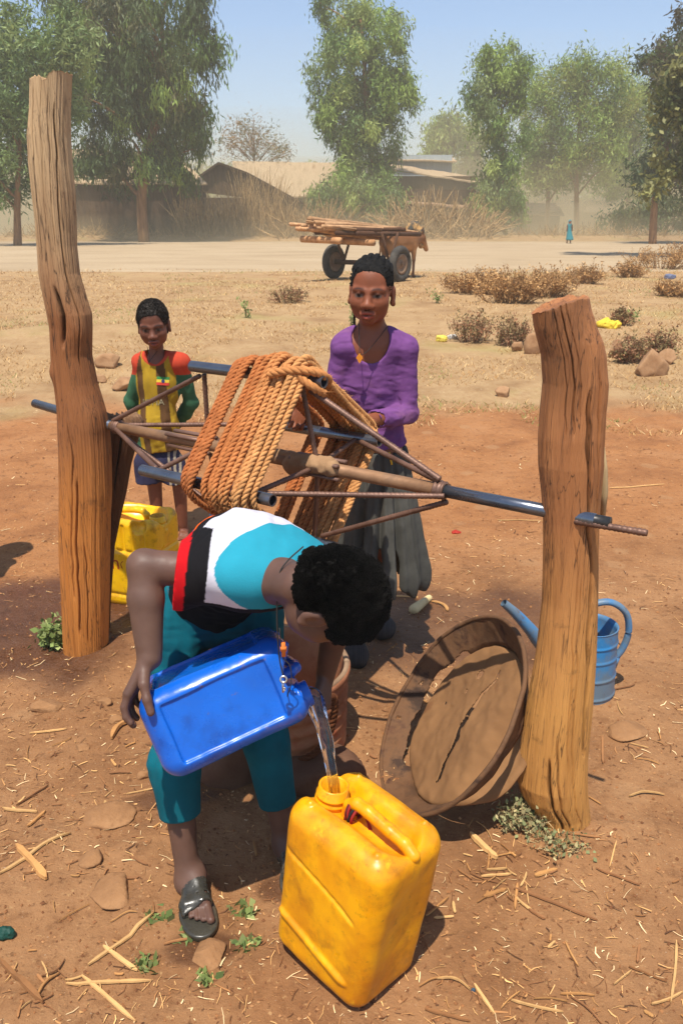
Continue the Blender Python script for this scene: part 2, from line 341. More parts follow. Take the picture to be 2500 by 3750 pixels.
def hut(name, label, d, wall, roof, depth=4.5, wm=None, rm=None, gable=False, over=.35):
    """wall=(x0,x1,ytop) roof=[(px,py)...] front outline in photo pixels at distance d; roof slopes back"""
    x0, x1, yt = wall; a = P(x0, yt, d); b = P(x1, yt, d); base = A((a[0]+b[0])/2, d, 0.2)
    t = thing(name, label, 'hut', base); zt = a[2]; m = MB()
    m.box(((a[0]+b[0])/2, d+depth/2, (zt+.1)/2-.1), ((b[0]-a[0])/2, depth/2, (zt+.3)/2)); m.build('wall', wm or M_mud, t, False)
    pts = [P(px, py, d-over) for px, py in roof]; m = MB(); n = len(pts)
    rise = 1.5 if not gable else .0
    V = []
    for p in pts: V += [p, p+A(0, depth+2*over, 0)] if gable else [p]
    if gable:
        V = np.array(V); V2 = V-A(0, 0, .14); k = len(V); F = [np.array([[2*i, 2*i+2, 2*i+3, 2*i+1], [k+2*i, k+2*i+1, k+2*i+3, k+2*i+2], [2*i, k+2*i, k+2*i+2, 2*i+2], [2*i+1, 2*i+3, k+2*i+3, k+2*i+1]]) for i in range(n-1)]
        m.add(np.vstack([V, V2]), F); m.build('roof', rm or M_thatch, t, False)
        g = np.vstack([[p-A(0, -over-.02, .1) for p in pts], [p-A(0, -over-.32, .1) for p in pts]]); m = MB(); m.add(g, [np.arange(n)[None], (np.arange(n)+n)[None, ::-1]]+[np.array([[i, i+n, i+n+1, i+1]]) for i in range(n-1)]+[np.array([[n-1, 2*n-1, n, 0]])]); m.build('gable', wm or M_mud, t, False)
    else:
        # quad outline: bottom-left, bottom-right, top-right, top-left; the top edge lies further back
        bl, br, tr, tl = roof; q = [P(*bl, d-over), P(*br, d-over), P(*tr, d+depth*.6), P(*tl, d+depth*.6)]
        nu, nv = 60, 6; u = np.linspace(0, 1, nu)[:, None, None]; v = np.linspace(0, 1, nv)[None, :, None]
        S_ = q[0]*(1-u)*(1-v)+q[1]*u*(1-v)+q[2]*u*v+q[3]*(1-u)*v; S_ = S_+A(0, 0, 1)*(.05*fbm(u*9, v*2, 0, 2, int(d))[..., :])
        top = S_.reshape(-1, 3); bot = top-A(0, 0, .10); i = np.arange(nu-1)[:, None]*nv; j = np.arange(nv-1)[None]
        f = np.stack([i+j, i+nv+j, i+nv+j+1, i+j+1], -1).reshape(-1, 4); k = len(top)
        e = np.arange(nu-1)*nv; fr = np.stack([e, e+k, e+nv+k, e+nv], 1)
        m.add(np.vstack([top, bot]), [f, f[:, ::-1]+k, fr]); m.build('roof', rm or M_roof, t, False)
    return t
hut('long_hut', 'long dark hut with a pale sagging tin roof behind the big left tree', 57, (255, 715, 655), [(200, 668), (760, 672), (640, 560), (230, 545)], wm=M_mud)
hut('gabled_hut', 'dark hut with a pointed thatched gable between the left and centre trees', 60, (680, 1090, 730), [(660, 690), (800, 592), (905, 630), (1110, 742)], gable=True, depth=3)
hut('pale_roofed_hut', 'hut with a wide pale roof behind the gabled hut and the centre tree', 68, (900, 1340, 715), [(880, 718), (1360, 716), (1290, 596), (850, 590)], depth=5)
hut('tin_walled_house', 'house with pale blue tin upper wall to the right of the centre tree', 70, (1440, 1655, 572), [(1425, 582), (1672, 590), (1655, 577), (1430, 566)], wm=M_bluetin, depth=5)
hut('lean_to_shed', 'open dark shed with sloping brown tin roof above the stick pile', 62, (1420, 1740, 700), [(1440, 735), (1752, 764), (1690, 712), (1430, 692)], rm=mat('brown tin', [(.3, alb(150, 118, 90)), (.7, alb(186, 150, 116))], scale=1, bump=.3, bscale=6), depth=4)
hut('long_shed', 'long dark shed with a thin pale sloping roof under the blue tin wall', 66, (1420, 1745, 650), [(1380, 612), (1760, 668), (1735, 645), (1400, 596)], depth=4)
hut('distant_hut', 'small faint hut in the dust left of the walking woman', 74, (1915, 2050, 780), [(1895, 782), (2065, 788), (2040, 745), (1925, 742)], depth=4)
hut('far_shed', 'faint low shed at the right end of the road beyond the tall trees', 95, (2150, 2330, 775), [(2130, 776), (2350, 778), (2330, 752), (2150, 755)], depth=4)
M_stalk = mat('dry stalks', [(.3, alb(170, 134, 88)), (.7, alb(226, 190, 134))], scale=3, rough=.9, bump=0, attr=True)
def brush(name, label, x0, x1, ytop, d, n, lean=.5, seed=0, rr=.022, cat='brush pile', group=None):
    r = np.random.default_rng(seed); a = P(x0, 850, d)[0]; b = P(x1, 850, d)[0]; H = P(1250, ytop, d)[2]-.25; m = MB()
    for i in range(n):
        u = r.random(); x = a+(b-a)*u; y = d+r.normal(0, .9); h = H*(.35+.75*r.random())*(.55+.45*math.sin(math.pi*u)); an = r.normal(0, lean); an2 = r.normal(0, .3)
        p0 = A(x, y, float(gz0(x, y))-.05); p1 = p0+A(math.sin(an)*h*1.2, an2*h*.6, abs(math.cos(an))*h); mid = (p0+p1)/2+r.normal(0, .06*h, 3)
        m.tube([p0, mid, p1], [rr*(.6+r.random()), rr, rr*.5], 4, A(1, 1, 1)*(.55+.55*r.random()), False)
    t = m.build(name, M_stalk, None, False, True); tag(t, label, cat, group, 'stuff' if 'scatter' in label or 'heaps' in label else None)
brush('stalk_fence', 'upright bundle of dry stalks against the hut at the left', 640, 800, 690, 55, 170, .25, 1, cat='stalk fence')
brush('stalk_fence', 'leafy mass of dry stalks in front of the gabled hut', 780, 1080, 640, 56, 520, .22, 2, .016, 'stalk fence')
brush('brush_pile', 'pale stick pile behind the firewood cart', 1010, 1290, 715, 55, 330, .6, 3)
brush('brush_pile', 'big heap of dry branches in front of the lean-to shed', 1390, 1800, 700, 55, 480, .75, 4, .028)
brush('brush_pile', 'low scatter of straw along the far verge at the left', 0, 640, 815, 55, 320, 1.2, 5, .02)
brush('brush_pile', 'low straw heaps along the far verge at the right', 1850, 2500, 825, 56, 300, 1.2, 6, .02)
M_bark = mat('tree bark', [(.3, alb(116, 84, 58)), (.7, alb(182, 138, 98))], scale=3, rough=.95, bump=.5, bscale=9, stretch=(3, 3, .4), bdist=.03)
M_leaf = mat('leaves', [(.3, (.9, .9, .9)), (.7, (1.1, 1.1, 1.1))], scale=.9, rough=.55, bump=0, attr=True, transl=.3, spec=.35)
def leafmass(cent, rad, n, l, wd, droop, cols, r, tw=None):
    """n leaf blades round cluster centres; rad (k,3)"""
    k = len(cent); ci = r.integers(0, k, n); q = r.normal(0, .5, (n, 3)); p = cent[ci]+q*rad[ci]
    d = r.normal(0, 1, (n, 3)); d[:, 2] -= droop; d /= np.linalg.norm(d, axis=1)[:, None]
    s = np.cross(d, r.normal(0, 1, (n, 3))); s /= np.linalg.norm(s, axis=1)[:, None]+1e-9
    L = l*(.6+.8*r.random(n))[:, None]; W = wd*(.6+.8*r.random(n))[:, None]
    V = np.stack([p, p+d*L*.45+s*W, p+d*L, p+d*L*.45-s*W], 1).reshape(-1, 3); F = np.arange(4*n).reshape(n, 4)
    base = np.array(cols)[r.integers(0, len(cols), k)][ci]*(.8+.6*r.random((n, 1))); return V, F, np.repeat(base, 4, 0)
G_MID = [lin(126, 148, 66), lin(140, 160, 76), lin(106, 132, 62), lin(158, 170, 90), lin(84, 108, 54)]
G_LT = [lin(120, 138, 78), lin(104, 126, 70), lin(132, 146, 88), lin(92, 112, 64)]
G_DK = [lin(78, 96, 50), lin(62, 78, 44), lin(88, 102, 56), lin(104, 102, 62)]
G_BR = [lin(148, 116, 76), lin(128, 112, 70), lin(158, 128, 92), lin(116, 110, 66)]
def tree(name, label, d, trunk, blobs, nleaf, cols, l=.34, wd=.040, droop=1.6, seed=0, nclu=120, cat='tree', cs=.75, group=None, trad=.22, limbs=14, sub=None):
    """trunk: list of photo points from base to top; blobs: (px,py,rx,ry) crown lobes in photo pixels"""
    r = np.random.default_rng(seed); s = d*cp/FPX*1.06; tp = [P(x, y, d) for x, y in trunk]; tp[0][2] = float(gz0(tp[0][0], d))-.1
    t = thing(name, label, cat, (tp[0][0], d, tp[0][2]), group); C = []; R = []
    area = np.array([b[2]*b[3] for b in blobs], float); pr = area/area.sum()
    for i in range(nclu):
        b = blobs[r.choice(len(blobs), p=pr)]; u = r.normal(0, 1, 3); u /= np.linalg.norm(u); u *= r.random()**.45
        c = P(b[0]+u[0]*b[2], b[1]+u[2]*b[3], d)
        C.append(c+A(0, u[1]*b[2]*s, 0)); q = cs*(.55+.9*r.random()); R.append(A(q, q, q*1.25))
    C = np.array(C); R = np.array(R); V, F, c = leafmass(C, R, nleaf, l, wd, droop, cols, r); 
    keep = np.repeat(V.reshape(-1, 4, 3)[:, :, 2].min(1) > tp[0][2]+.15, 4); V = V[keep]; c = c[keep]; F = np.arange(len(V)).reshape(-1, 4)
    m = MB(); cv = curve(tp, 24); m.tube(cv, np.linspace(trad, trad*.3, 24), 9); m.build('trunk', M_bark, t)
    m = MB()
    for i in r.choice(len(C), min(len(C), limbs), replace=False):
        e = C[i]; k = int(np.clip(np.argmin(abs(cv[:, 2]-(e[2]-.35*np.linalg.norm(e[:2]-cv[12, :2])-.8))), 3, 22)); a = cv[k]; md = (a+e)/2+A(0, 0, .25*np.linalg.norm(e-a)*.5)+r.normal(0, .15, 3)
        m.tube(curve([a, md, e], 9), np.linspace(trad*.34, .02, 9), 6, None, False)
    m.build('limbs', M_bark, t); mk('crown', V, F, M_leaf, t, False, c); return t
tree('leafy_tree', 'pale green bushy tree at the left edge behind the tall post', 44, [(60, 860), (65, 700), (80, 400)], [(60, 300, 190, 300), (-60, 450, 160, 260), (170, 480, 150, 240), (40, 640, 170, 120), (230, 190, 130, 160)], 26000, G_LT, seed=1, nclu=150, cs=.62, droop=.6)
tree('weeping_tree', 'tall dark weeping eucalyptus left of the open sky', 51, [(525, 860), (520, 700), (560, 480), (600, 250), (590, 60)], [(560, 120, 230, 200), (640, 330, 150, 190), (420, 330, 180, 250), (700, 90, 90, 130), (650, 520, 110, 120), (330, 90, 200, 180), (440, 560, 170, 100), (760, 190, 55, 60), (720, 420, 40, 120), (590, 590, 90, 60), (380, 600, 120, 70), (690, 600, 60, 90)], 46000, G_MID[:2]+G_DK+G_MID[2:3]+G_DK, l=.42, wd=.042, droop=2.6, seed=2, nclu=200, cs=.64, trad=.34, limbs=34)
tree('centre_tree', 'tall rounded eucalyptus rising in the middle above the huts', 62, [(1370, 850), (1360, 600), (1340, 350), (1320, 60)], [(1310, 90, 170, 170), (1270, 300, 150, 190), (1420, 300, 110, 170), (1350, 500, 130, 110), (1400, 610, 90, 80), (1230, 430, 80, 110), (1500, 330, 50, 90), (1240, 590, 80, 60), (1180, 360, 60, 80), (1330, 420, 150, 160)], 34000, G_MID+G_LT, l=.40, wd=.045, droop=1.5, seed=3, nclu=165, cs=.66, trad=.3, limbs=30)
tree('slender_tree', 'slim airy tree right of the blue tin house', 60, [(1850, 850), (1840, 600), (1835, 400), (1830, 200)], [(1830, 240, 95, 110), (1800, 380, 105, 120), (1850, 540, 105, 130), (1830, 680, 95, 110), (1900, 300, 50, 110), (1760, 300, 45, 70)], 20000, G_MID+G_LT, seed=4, nclu=90, cs=.58, trad=.16, limbs=26)
tree('roadside_tree', 'broad green tree left of the twin tree by the walking woman', 72, [(2000, 850), (2010, 650), (2030, 350)], [(2010, 330, 85, 90), (1990, 480, 95, 130), (2060, 620, 95, 100), (1960, 620, 60, 100)], 18000, [lin(150, 152, 78)]+G_MID, l=.36, droop=1.0, seed=5, nclu=100, cs=.85)
tree('twin_tree', 'tall olive green tree with two rounded tops behind the walking woman', 70, [(2112, 852), (2110, 640), (2120, 420), (2110, 260)], [(2110, 280, 80, 80), (2120, 430, 110, 120), (2200, 560, 100, 120), (2090, 580, 90, 100), (2240, 260, 60, 70), (2230, 400, 80, 120)], 24000, [lin(152, 154, 78), lin(136, 138, 70)]+G_MID, l=.36, droop=1.0, seed=6, nclu=120, cs=.85, limbs=24)
tree('roadside_tree', 'rounded green tree between the twin tree and the dark right tree', 76, [(2300, 852), (2300, 600), (2310, 380)], [(2310, 360, 70, 90), (2320, 520, 90, 130), (2280, 660, 90, 90), (2370, 640, 80, 110)], 18000, [lin(150, 150, 82)]+G_MID, droop=1.0, seed=7, nclu=90, cs=.85)
tree('dark_tree', 'dark dense tree filling the right edge of the sky', 47, [(2392, 855), (2400, 700), (2450, 500), (2480, 250)], [(2440, 180, 90, 100), (2480, 330, 100, 130), (2440, 480, 60, 70), (2520, 520, 90, 190), (2560, 200, 130, 200), (2400, 640, 70, 80)], 30000, G_DK+[lin(84, 76, 56)], seed=8, nclu=110, droop=.8, cs=.62, limbs=24)
tree('overhanging_tree', 'near tree at the right edge with big pale lit leaves', 30, [(2950, 1020), (2930, 700), (2900, 300)], [(2500, 330, 80, 110), (2450, 620, 70, 60), (2390, 690, 50, 40), (2500, 560, 70, 80), (2560, 420, 100, 200), (2440, 400, 40, 60), (2680, 350, 200, 300), (2760, 560, 220, 200), (2280, -330, 170, 110), (2450, -300, 150, 130)], 26000, [lin(126, 124, 70), lin(104, 110, 58), lin(140, 138, 86), lin(78, 86, 46)], l=.24, wd=.06, droop=.5, seed=9, nclu=190, cs=.40, limbs=30, trad=.2)
tree('far_tree', 'distant green tree above the blue tin wall', 105, [(1640, 800), (1640, 600), (1640, 480)], [(1640, 490, 70, 60), (1600, 560, 70, 50)], 6000, G_MID, l=.6, wd=.1, seed=10, nclu=50, cs=1.1, limbs=1)
tree('far_tree', 'distant narrow tree left of the slender tree', 108, [(1725, 800), (1725, 600), (1725, 500)], [(1725, 500, 40, 60), (1730, 620, 50, 90)], 5000, G_MID, l=.6, wd=.1, seed=11, nclu=50, cs=1.1, limbs=1)
tree('withered_tree', 'sparse reddish tree above the pale roof left of the centre tree', 72, [(930, 800), (932, 600), (930, 430)], [(930, 500, 90, 70), (850, 530, 70, 50), (1010, 545, 60, 45)], 2300, G_BR, l=.3, wd=.035, seed=12, nclu=70, cs=.7, trad=.07, limbs=40, droop=.2)
tree('roadside_bush', 'green bush in front of the pale roofed hut below the centre tree', 60, [(1290, 850), (1290, 780)], [(1270, 700, 120, 80), (1400, 720, 80, 70), (1180, 740, 70, 60)], 9000, G_MID+G_LT, seed=13, nclu=80, cs=.55, trad=.1, cat='bush')
tree('roadside_bush', 'dusty green bush beside the stick heap below the slender tree', 60, [(1790, 850), (1790, 790)], [(1790, 760, 70, 60), (1860, 780, 60, 50)], 5000, G_MID, seed=14, nclu=50, cs=.5, trad=.08, cat='bush')
tree('roadside_bush', 'dark shaded bush under the dark right tree', 58, [(2440, 852), (2440, 790)], [(2440, 770, 110, 60), (2330, 790, 80, 40), (2260, 800, 60, 30)], 6000, G_DK, seed=15, nclu=50, cs=.5, trad=.08, cat='bush')
V, F, c = leafmass(np.array([P(x, 715-30*(i % 3), 140)+A(0, dy, dz) for i, x in enumerate(range(-300, 2900, 45)) for dy, dz in ((-2, 0), (3, 1.5), (0, -2))]), np.full((216, 3), 1.7), 26000, .9, .2, 1.0, G_MID, np.random.default_rng(16)); tag(mk('far_wood', V, F, M_leaf, None, False, c), 'faint distant wood closing the view beyond the huts', 'wood', kind='stuff')
# ---------------------------------------------------------------- windlass posts
def wood(name, top, bot, zsplit, zspan):
    """weathered wood: pattern colour from vertices, long grain"""
    return mat(name, [(.25, (.62, .55, .50)), (.42, (.95, .92, .9)), (.6, (1.1, 1.1, 1.1)), (.8, (.82, .78, .74))], scale=5, rough=.62, bump=.7, bscale=38, stretch=(4.5, 4.5, .22), cracks=[(3.2, lin(40, 26, 16), .006, .9), (7, lin(66, 42, 26), .008, .6)], bstretch=(5, 5, .25), attr=True, spec=.35, bdist=.006, rvar=.15,
               dirt=[(9, lin(60, 42, 28), .62, .72, .55)], fine=(24, lin(84, 54, 32), .55))
M_wood = wood('weathered wood', 0, 0, 0, 0)
def loft(name, rows, d, colf, parent=None, depth=.9, seed=0, segs=150, nrow=340, topcut=None, groove=1.0, splits=(), twist=.0, knots=()):
    segs = int(segs*1.9)
    rows = np.array(rows, float); py = np.linspace(rows[0, 0], rows[-1, 0], nrow); xl = np.interp(py, rows[:, 0], rows[:, 1]); xr = np.interp(py, rows[:, 0], rows[:, 2])
    L = np.array([P(a, b, d) for a, b in zip(xl, py)]); R = np.array([P(a, b, d) for a, b in zip(xr, py)])
    z = L[:, 2]; cx = (L[:, 0]+R[:, 0])/2; w_ = (R[:, 0]-L[:, 0])/2
    th = np.linspace(0, 2*np.pi, segs, endpoint=False); T, Z = np.meshgrid(th, z); tw = T+twist*(Z-z.mean())
    n1 = fbm(np.cos(tw)*2.2, np.sin(tw)*2.2, Z*1.1, 4, seed); n2 = fbm(np.cos(tw)*9, np.sin(tw)*9, Z*1.2, 3, seed+9); n3 = fbm(np.cos(tw)*26, np.sin(tw)*26, Z*2.2, 2, seed+19)
    rad = 1+groove*(.035*n1+.028*n2+.022*n3)
    for (a0, z0, z1, dp, wd) in splits:      # cracks: angle, from z0 to z1
        c = a0+.18*fbm(Z*5, 1, 1, 3, seed+33)-twist*(Z-z.mean()); dd = (T-c+np.pi) % (2*np.pi)-np.pi; wd = wd*(.55+.35*np.abs(fbm(Z*9, 4, 1, 2, seed+3)))
        rad = rad-1.25*dp*np.exp(-(dd/wd)**2)*sstep(z0, z0+.06, Z)*(1-sstep(z1-.06, z1, Z))
    for (a0, zk, amp, wa, wz) in knots:
        dd = (T-a0+np.pi) % (2*np.pi)-np.pi; rad = rad+amp*np.exp(-(dd/wa)**2-((Z-zk)/wz)**2)
    X = cx[:, None]+w_[:, None]*rad*np.cos(T); Y = d+w_[:, None]*depth*rad*np.sin(T)
    if topcut is not None:
        zc = topcut(X, Y, T); Z = np.minimum(Z, zc)
    V = np.stack([X, Y, Z], -1).reshape(-1, 3); i = np.arange(nrow-1)[:, None]*segs; j = np.arange(segs)[None]; j2 = (j+1) % segs
    F = np.stack([i+j, i+segs+j, i+segs+j2, i+j2], -1).reshape(-1, 4)
    # end cap in rings
    c0 = V[:segs].mean(0); rings = [V[:segs]]
    for q in (.8, .55, .3, .08):
        rg = c0+(V[:segs]-c0)*q; rg[:, 2] += .006*fbm(rg[:, 0]*60, rg[:, 1]*60, 0, 2, 3)-.004; rings.append(rg)
    base = len(V); V = np.vstack([V]+rings[1:]); k = np.arange(segs); k2 = (k+1) % segs; F = [F]
    prev = k
    for q in range(4):
        cur = base+q*segs+k; F.append(np.stack([prev, prev[k2], cur[k2], cur], 1)); prev = cur
    c = colf(V[:, 0], V[:, 1], V[:, 2], fbm(V[:, 0]*6, V[:, 1]*6, V[:, 2]*2, 3, seed+5))
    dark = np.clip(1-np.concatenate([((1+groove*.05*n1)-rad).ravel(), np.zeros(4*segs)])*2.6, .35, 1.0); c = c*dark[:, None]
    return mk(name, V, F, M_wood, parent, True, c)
def mixcol(a, b, t): t = np.clip(t, 0, 1)[:, None]; return A(*a)*(1-t)+A(*b)*t
def col_tall(x, y, z, n):
    t = (z-1.32)/.45+.5*n; c = mixcol(lin(202, 128, 58), lin(156, 98, 54), (z-.55)/.35+.4*n); c2 = mixcol(alb(0, 0, 0), lin(208, 172, 126), t*0+1)
    t = np.clip(t, 0, 1)[:, None]; return (c*(1-t)+c2*t)*.86
def col_short(x, y, z, n):
    c = mixcol(lin(212, 152, 80), lin(180, 118, 70), (z-.45)/.5+.45*n); g = sstep(.25, .6, n)*sstep(.7, 1., z); return mixcol((0, 0, 0), (1, 1, 1), 1-.0*z)*0+c*(1-.35*g[:, None])*.86
tall_rows = [(262, 112, 264), (300, 112, 262), (400, 110, 258), (500, 102, 258), (600, 107, 264), (700, 118, 274), (800, 130, 278), (900, 138, 280), (1000, 145, 290), (1100, 165, 318), (1150, 176, 334), (1200, 185, 336), (1300, 189, 335), (1400, 200, 355), (1500, 212, 385), (1560, 215, 398), (1650, 218, 405), (1800, 220, 408), (1900, 221, 402), (2033, 222, 400), (2200, 228, 397), (2395, 238, 392), (2440, 236, 396)]
ztop = lambda py: P(200, py, 2.84)[2]
def tallcut(X, Y, T):
    x0 = P(112, 300, 2.84)[0]; x1 = P(262, 300, 2.84)[0]; u = (X-x0)/(x1-x0)
    return np.interp(u, [0, .08, .35, .44, .52, .62, .75, 1], [ztop(298), ztop(290), ztop(284), ztop(302), ztop(300), ztop(276), ztop(268), ztop(272)])+.006*fbm(X*120, Y*120, 0, 2, 1)
F_ = -math.pi/2   # angle of the side towards the camera
t = thing('windlass_post', 'tall grey topped weathered wooden post with a notched top and a knee bend', 'post', (P(315, 2390, 2.84)[0], 2.84, 0))
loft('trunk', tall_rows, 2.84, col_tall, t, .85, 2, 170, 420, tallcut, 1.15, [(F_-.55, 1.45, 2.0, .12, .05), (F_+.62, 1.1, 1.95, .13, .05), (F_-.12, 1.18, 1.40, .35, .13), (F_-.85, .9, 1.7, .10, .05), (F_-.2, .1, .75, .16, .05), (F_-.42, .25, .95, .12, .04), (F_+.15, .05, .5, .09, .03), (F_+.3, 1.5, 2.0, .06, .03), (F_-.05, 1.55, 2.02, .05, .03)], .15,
     [(F_-1.2, 1.10, .14, .3, .03), (F_+.5, 1.24, .14, .5, .05), (F_+.7, .95, .10, .5, .06)])
t2 = thing('forked_stump', 'dark splintered forked stump with frayed top tucked behind the tall post', 'stump', (P(420, 2000, 2.98)[0], 2.98, 0))
loft('trunk', [(1505, 380, 500), (1545, 378, 522), (1600, 380, 505), (1700, 380, 478), (1800, 380, 462), (1900, 380, 440), (2000, 378, 420), (2200, 376, 406), (2400, 376, 402)], 3.0, lambda x, y, z, n: mixcol(lin(96, 60, 34), lin(176, 136, 96), (z-.86)/.12+.3*n)*.85, t2, .8, 5, 90, 160, lambda X, Y, T: ztop(1530)*0+P(440, 1525, 3.0)[2]+.03*fbm(np.cos(T)*9, np.sin(T)*9, 0, 2, 4)+0*X, 2.2, [(F_+.2, .6, 1.0, .3, .08)])  # stem below the frayed top is coloured dark for its shade
short_rows = [(1062, 1955, 2148), (1130, 1945, 2160), (1200, 1955, 2182), (1250, 1968, 2203), (1300, 1980, 2214), (1400, 1987, 2217), (1500, 1978, 2205), (1600, 1971, 2206), (1700, 1972, 2206), (1800, 1983, 2197), (1900, 1990, 2190), (2000, 1990, 2187), (2200, 1985, 2185), (2400, 1962, 2180), (2600, 1926, 2165), (2750, 1902, 2150), (2850, 1890, 2148), (2900, 1905, 2150), (2960, 1945, 2156), (3020, 1955, 2162), (3075, 1960, 2162)]
DS = 1.87; zs = lambda py: P(2050, py, DS)[2]
def shortcut(X, Y, T):
    x0 = P(1945, 1130, DS)[0]; x1 = P(2155, 1070, DS)[0]; u = (X-x0)/(x1-x0)
    return np.interp(u, [0, .45, .8, 1], [zs(1150), zs(1108), zs(1085), zs(1088)])-.30*np.minimum(0, 0*X)+.10*(Y-DS)*0+.004*fbm(X*70, Y*70, 0, 2, 1)
t3 = thing('windlass_post', 'short thick reddish wooden post with a flat slanted top and two fused stems', 'post', (P(2060, 3020, DS)[0], DS, 0))
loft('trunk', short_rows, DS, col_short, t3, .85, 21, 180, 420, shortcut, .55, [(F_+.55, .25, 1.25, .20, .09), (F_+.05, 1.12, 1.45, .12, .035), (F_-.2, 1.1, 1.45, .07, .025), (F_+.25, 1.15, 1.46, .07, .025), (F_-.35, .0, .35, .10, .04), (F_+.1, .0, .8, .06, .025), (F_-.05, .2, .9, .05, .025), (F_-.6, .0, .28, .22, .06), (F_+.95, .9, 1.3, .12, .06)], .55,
     [(F_+1.1, 1.2, .10, .4, .08), (F_-.7, .95, .06, .6, .12)])
t4 = MB(); pw = [P(2203, y, 1.925) for y in (1640, 1720, 1800, 1895)]; t4.tube(pw, [.012, .024, .026, .014], 10, squash=.5)
tag(t4.build('wood_wedge', mat('pale wood', [lin(190, 160, 116), lin(214, 186, 140)], scale=8, stretch=(5, 5, .4), bump=.4), t3) if False else t4.build('wood_wedge', mat('pale wood', [lin(150, 122, 84), lin(190, 162, 118)], scale=8, stretch=(5, 5, .4), bump=.4)), 'pale splintered wooden wedge jammed behind the short post', 'wedge')
# ---------------------------------------------------------------- windlass
WL = A(-.826, 2.84, .91); WU = A(.8065, -.5912, .014); WN = A(-.5912, -.8065, 0); WR = .255; WTH = math.radians(84)
def wp(t, k, r=WR):
    a = WTH+k*math.pi/2; return WL+WU*t+r*(math.cos(a)*WN+math.sin(a)*A(0, 0, 1))
M_steel = mat('worn polished steel', [(.3, (.11, .12, .145)), (.6, (.20, .215, .245)), (.85, (.14, .105, .085))], scale=5, rough=.32, metal=.85, bump=.08, bscale=60, rvar=.1, dirt=[(12, lin(116, 80, 56), .6, .75, .6)])
M_rustpipe = mat('rusty dusty pipe', [(.3, lin(110, 76, 52)), (.55, lin(150, 112, 80)), (.8, lin(84, 74, 66))], scale=7, rough=.6, metal=.25, bump=.3, bscale=70, rvar=.15)
M_rebar = mat('brown rebar', [(.3, lin(84, 56, 42)), (.7, lin(132, 98, 80))], scale=9, rough=.5, metal=.35, bump=.25, bscale=90, spec=.5)
M_mortar = mat('dried mud mortar', [lin(128, 96, 66), lin(170, 134, 98)], scale=14, rough=1, bump=.6, bscale=70)
wl = thing('windlass', 'rusty steel well windlass with a square reel of pipes between the two posts', 'windlass', wp(.72, 0, 0))
m = MB(); m.tube([WL+WU*-.43+A(0, 0, .03), WL+WU*.03], .0165, 20); m.build('handle_pipe', M_steel, wl)
m = MB(); m.tube([WL+WU*.02, WL+WU*.7, WL+WU*1.34], .0185, 20); m.build('axle', M_rustpipe, wl)
m = MB(); m.tube([WL+WU*1.33, WL+WU*1.76], .0165, 20); m.build('axle', M_steel, wl)
m = MB(); m.tube([WL+WU*1.70, WL+WU*1.795], .0150, 20); m.build('pipe_end', mat('black steel', [(.02, .02, .022), (.06, .055, .05)], rough=.4, metal=.6, bump=.1), wl)
m = MB()
def rebar(m, a, b, r=.0072):
    a = A(*a); b = A(*b); L = np.linalg.norm(b-a); n = int(L/.004)+2; tt = np.linspace(0, 1, n); rr = r*(1+.16*(np.sin(tt*L/.011*2*np.pi) > .3)); m.tube(a+(b-a)*tt[:, None], rr, 10)
rebar(m, WL+WU*1.70+A(0, -.012, -.008), WL+WU*1.878+A(0, -.006, -.004), .0078); m.build('crank_rod', M_rebar, wl)
TA = [.47, .47, .47, .47]; TB = [.955, .955, .955, .955]
for k in range(4):
    m = MB(); pa, pb = wp(TA[k], k), wp(TB[k]+.03, k); m.tube([pa, pb], 0.0172, 20, cap=False); m.tube([pb, pa], .0140, 16, cap=False); 
    ax = (pb-pa)/np.linalg.norm(pb-pa)
    for e in (pa, pb): m.lathe([(.0138, 0), (.0174, 0)], e, frame(ax), 20)
    m.build('reel_pipe', M_steel, wl)
    m = MB(); rebar(m, WL+WU*(.03+.012*k)+.02*(wp(0, k, 1)-WL), wp(TA[k]+.03, k, WR-.028)); m.build('stay_rod', M_rebar, wl)
    m = MB(); rebar(m, WL+WU*(1.345+.01*k)+.03*(wp(0, k, 1)-WL), wp(TB[k]-.02, k, WR-.028), .0082 if k == 0 else .0072); m.build('stay_rod', M_rebar, wl)
    for tt in (.50, .935):
        m = MB(); rebar(m, WL+WU*tt+.03*(wp(0, k, 1)-WL), wp(tt+(.02 if tt < .7 else -.03), k, WR-.02)); m.build('spoke', M_rebar, wl)
    for tt, s_ in ((.42, .12), (.94, .11)):
        m = MB(); a = WTH+(k+.5)*math.pi/2; o_ = .027*(math.cos(a)*WN+math.sin(a)*A(0, 0, 1)); m.tube([WL+WU*(tt-s_*.8)+o_, WL+WU*(tt+s_*.8)+o_*1.05], .009, 6, squash=.7); m.build('weld_strip', M_rebar, wl)
for tt in (1.345, .05):
    m = MB(); q = np.linspace(-.014, .014, 7); m.lathe([(.0185, -.016)]+[(.023+.003*math.sin(i*2.3), v) for i, v in enumerate(q)]+[(.0185, .016)], WL+WU*tt, frame(WU), 24); m.build('weld_collar', M_rebar, wl)
S = SDF(WL+WU*.90-.12, WL+WU*.90+.16, .005)
for s_, k, r_ in ((-.09, 0, .026), (-.03, 2, .034), (.02, 1, .03), (.07, 3, .034), (-.05, 1, .03), (.05, 0, .030), (0, 3, .034)):
    a = WTH+(k+.4)*math.pi/2; c_ = WL+WU*(.90+s_)+.014*(math.cos(a)*WN+math.sin(a)*A(0, 0, 1)); S.cap(c_-WU*.03, c_+WU*.03, r_-.009, k=.012)
S.noise(.006, 60, 3); V, F = S.mesh(); mk('mud_lump', V, F, M_mortar, wl)
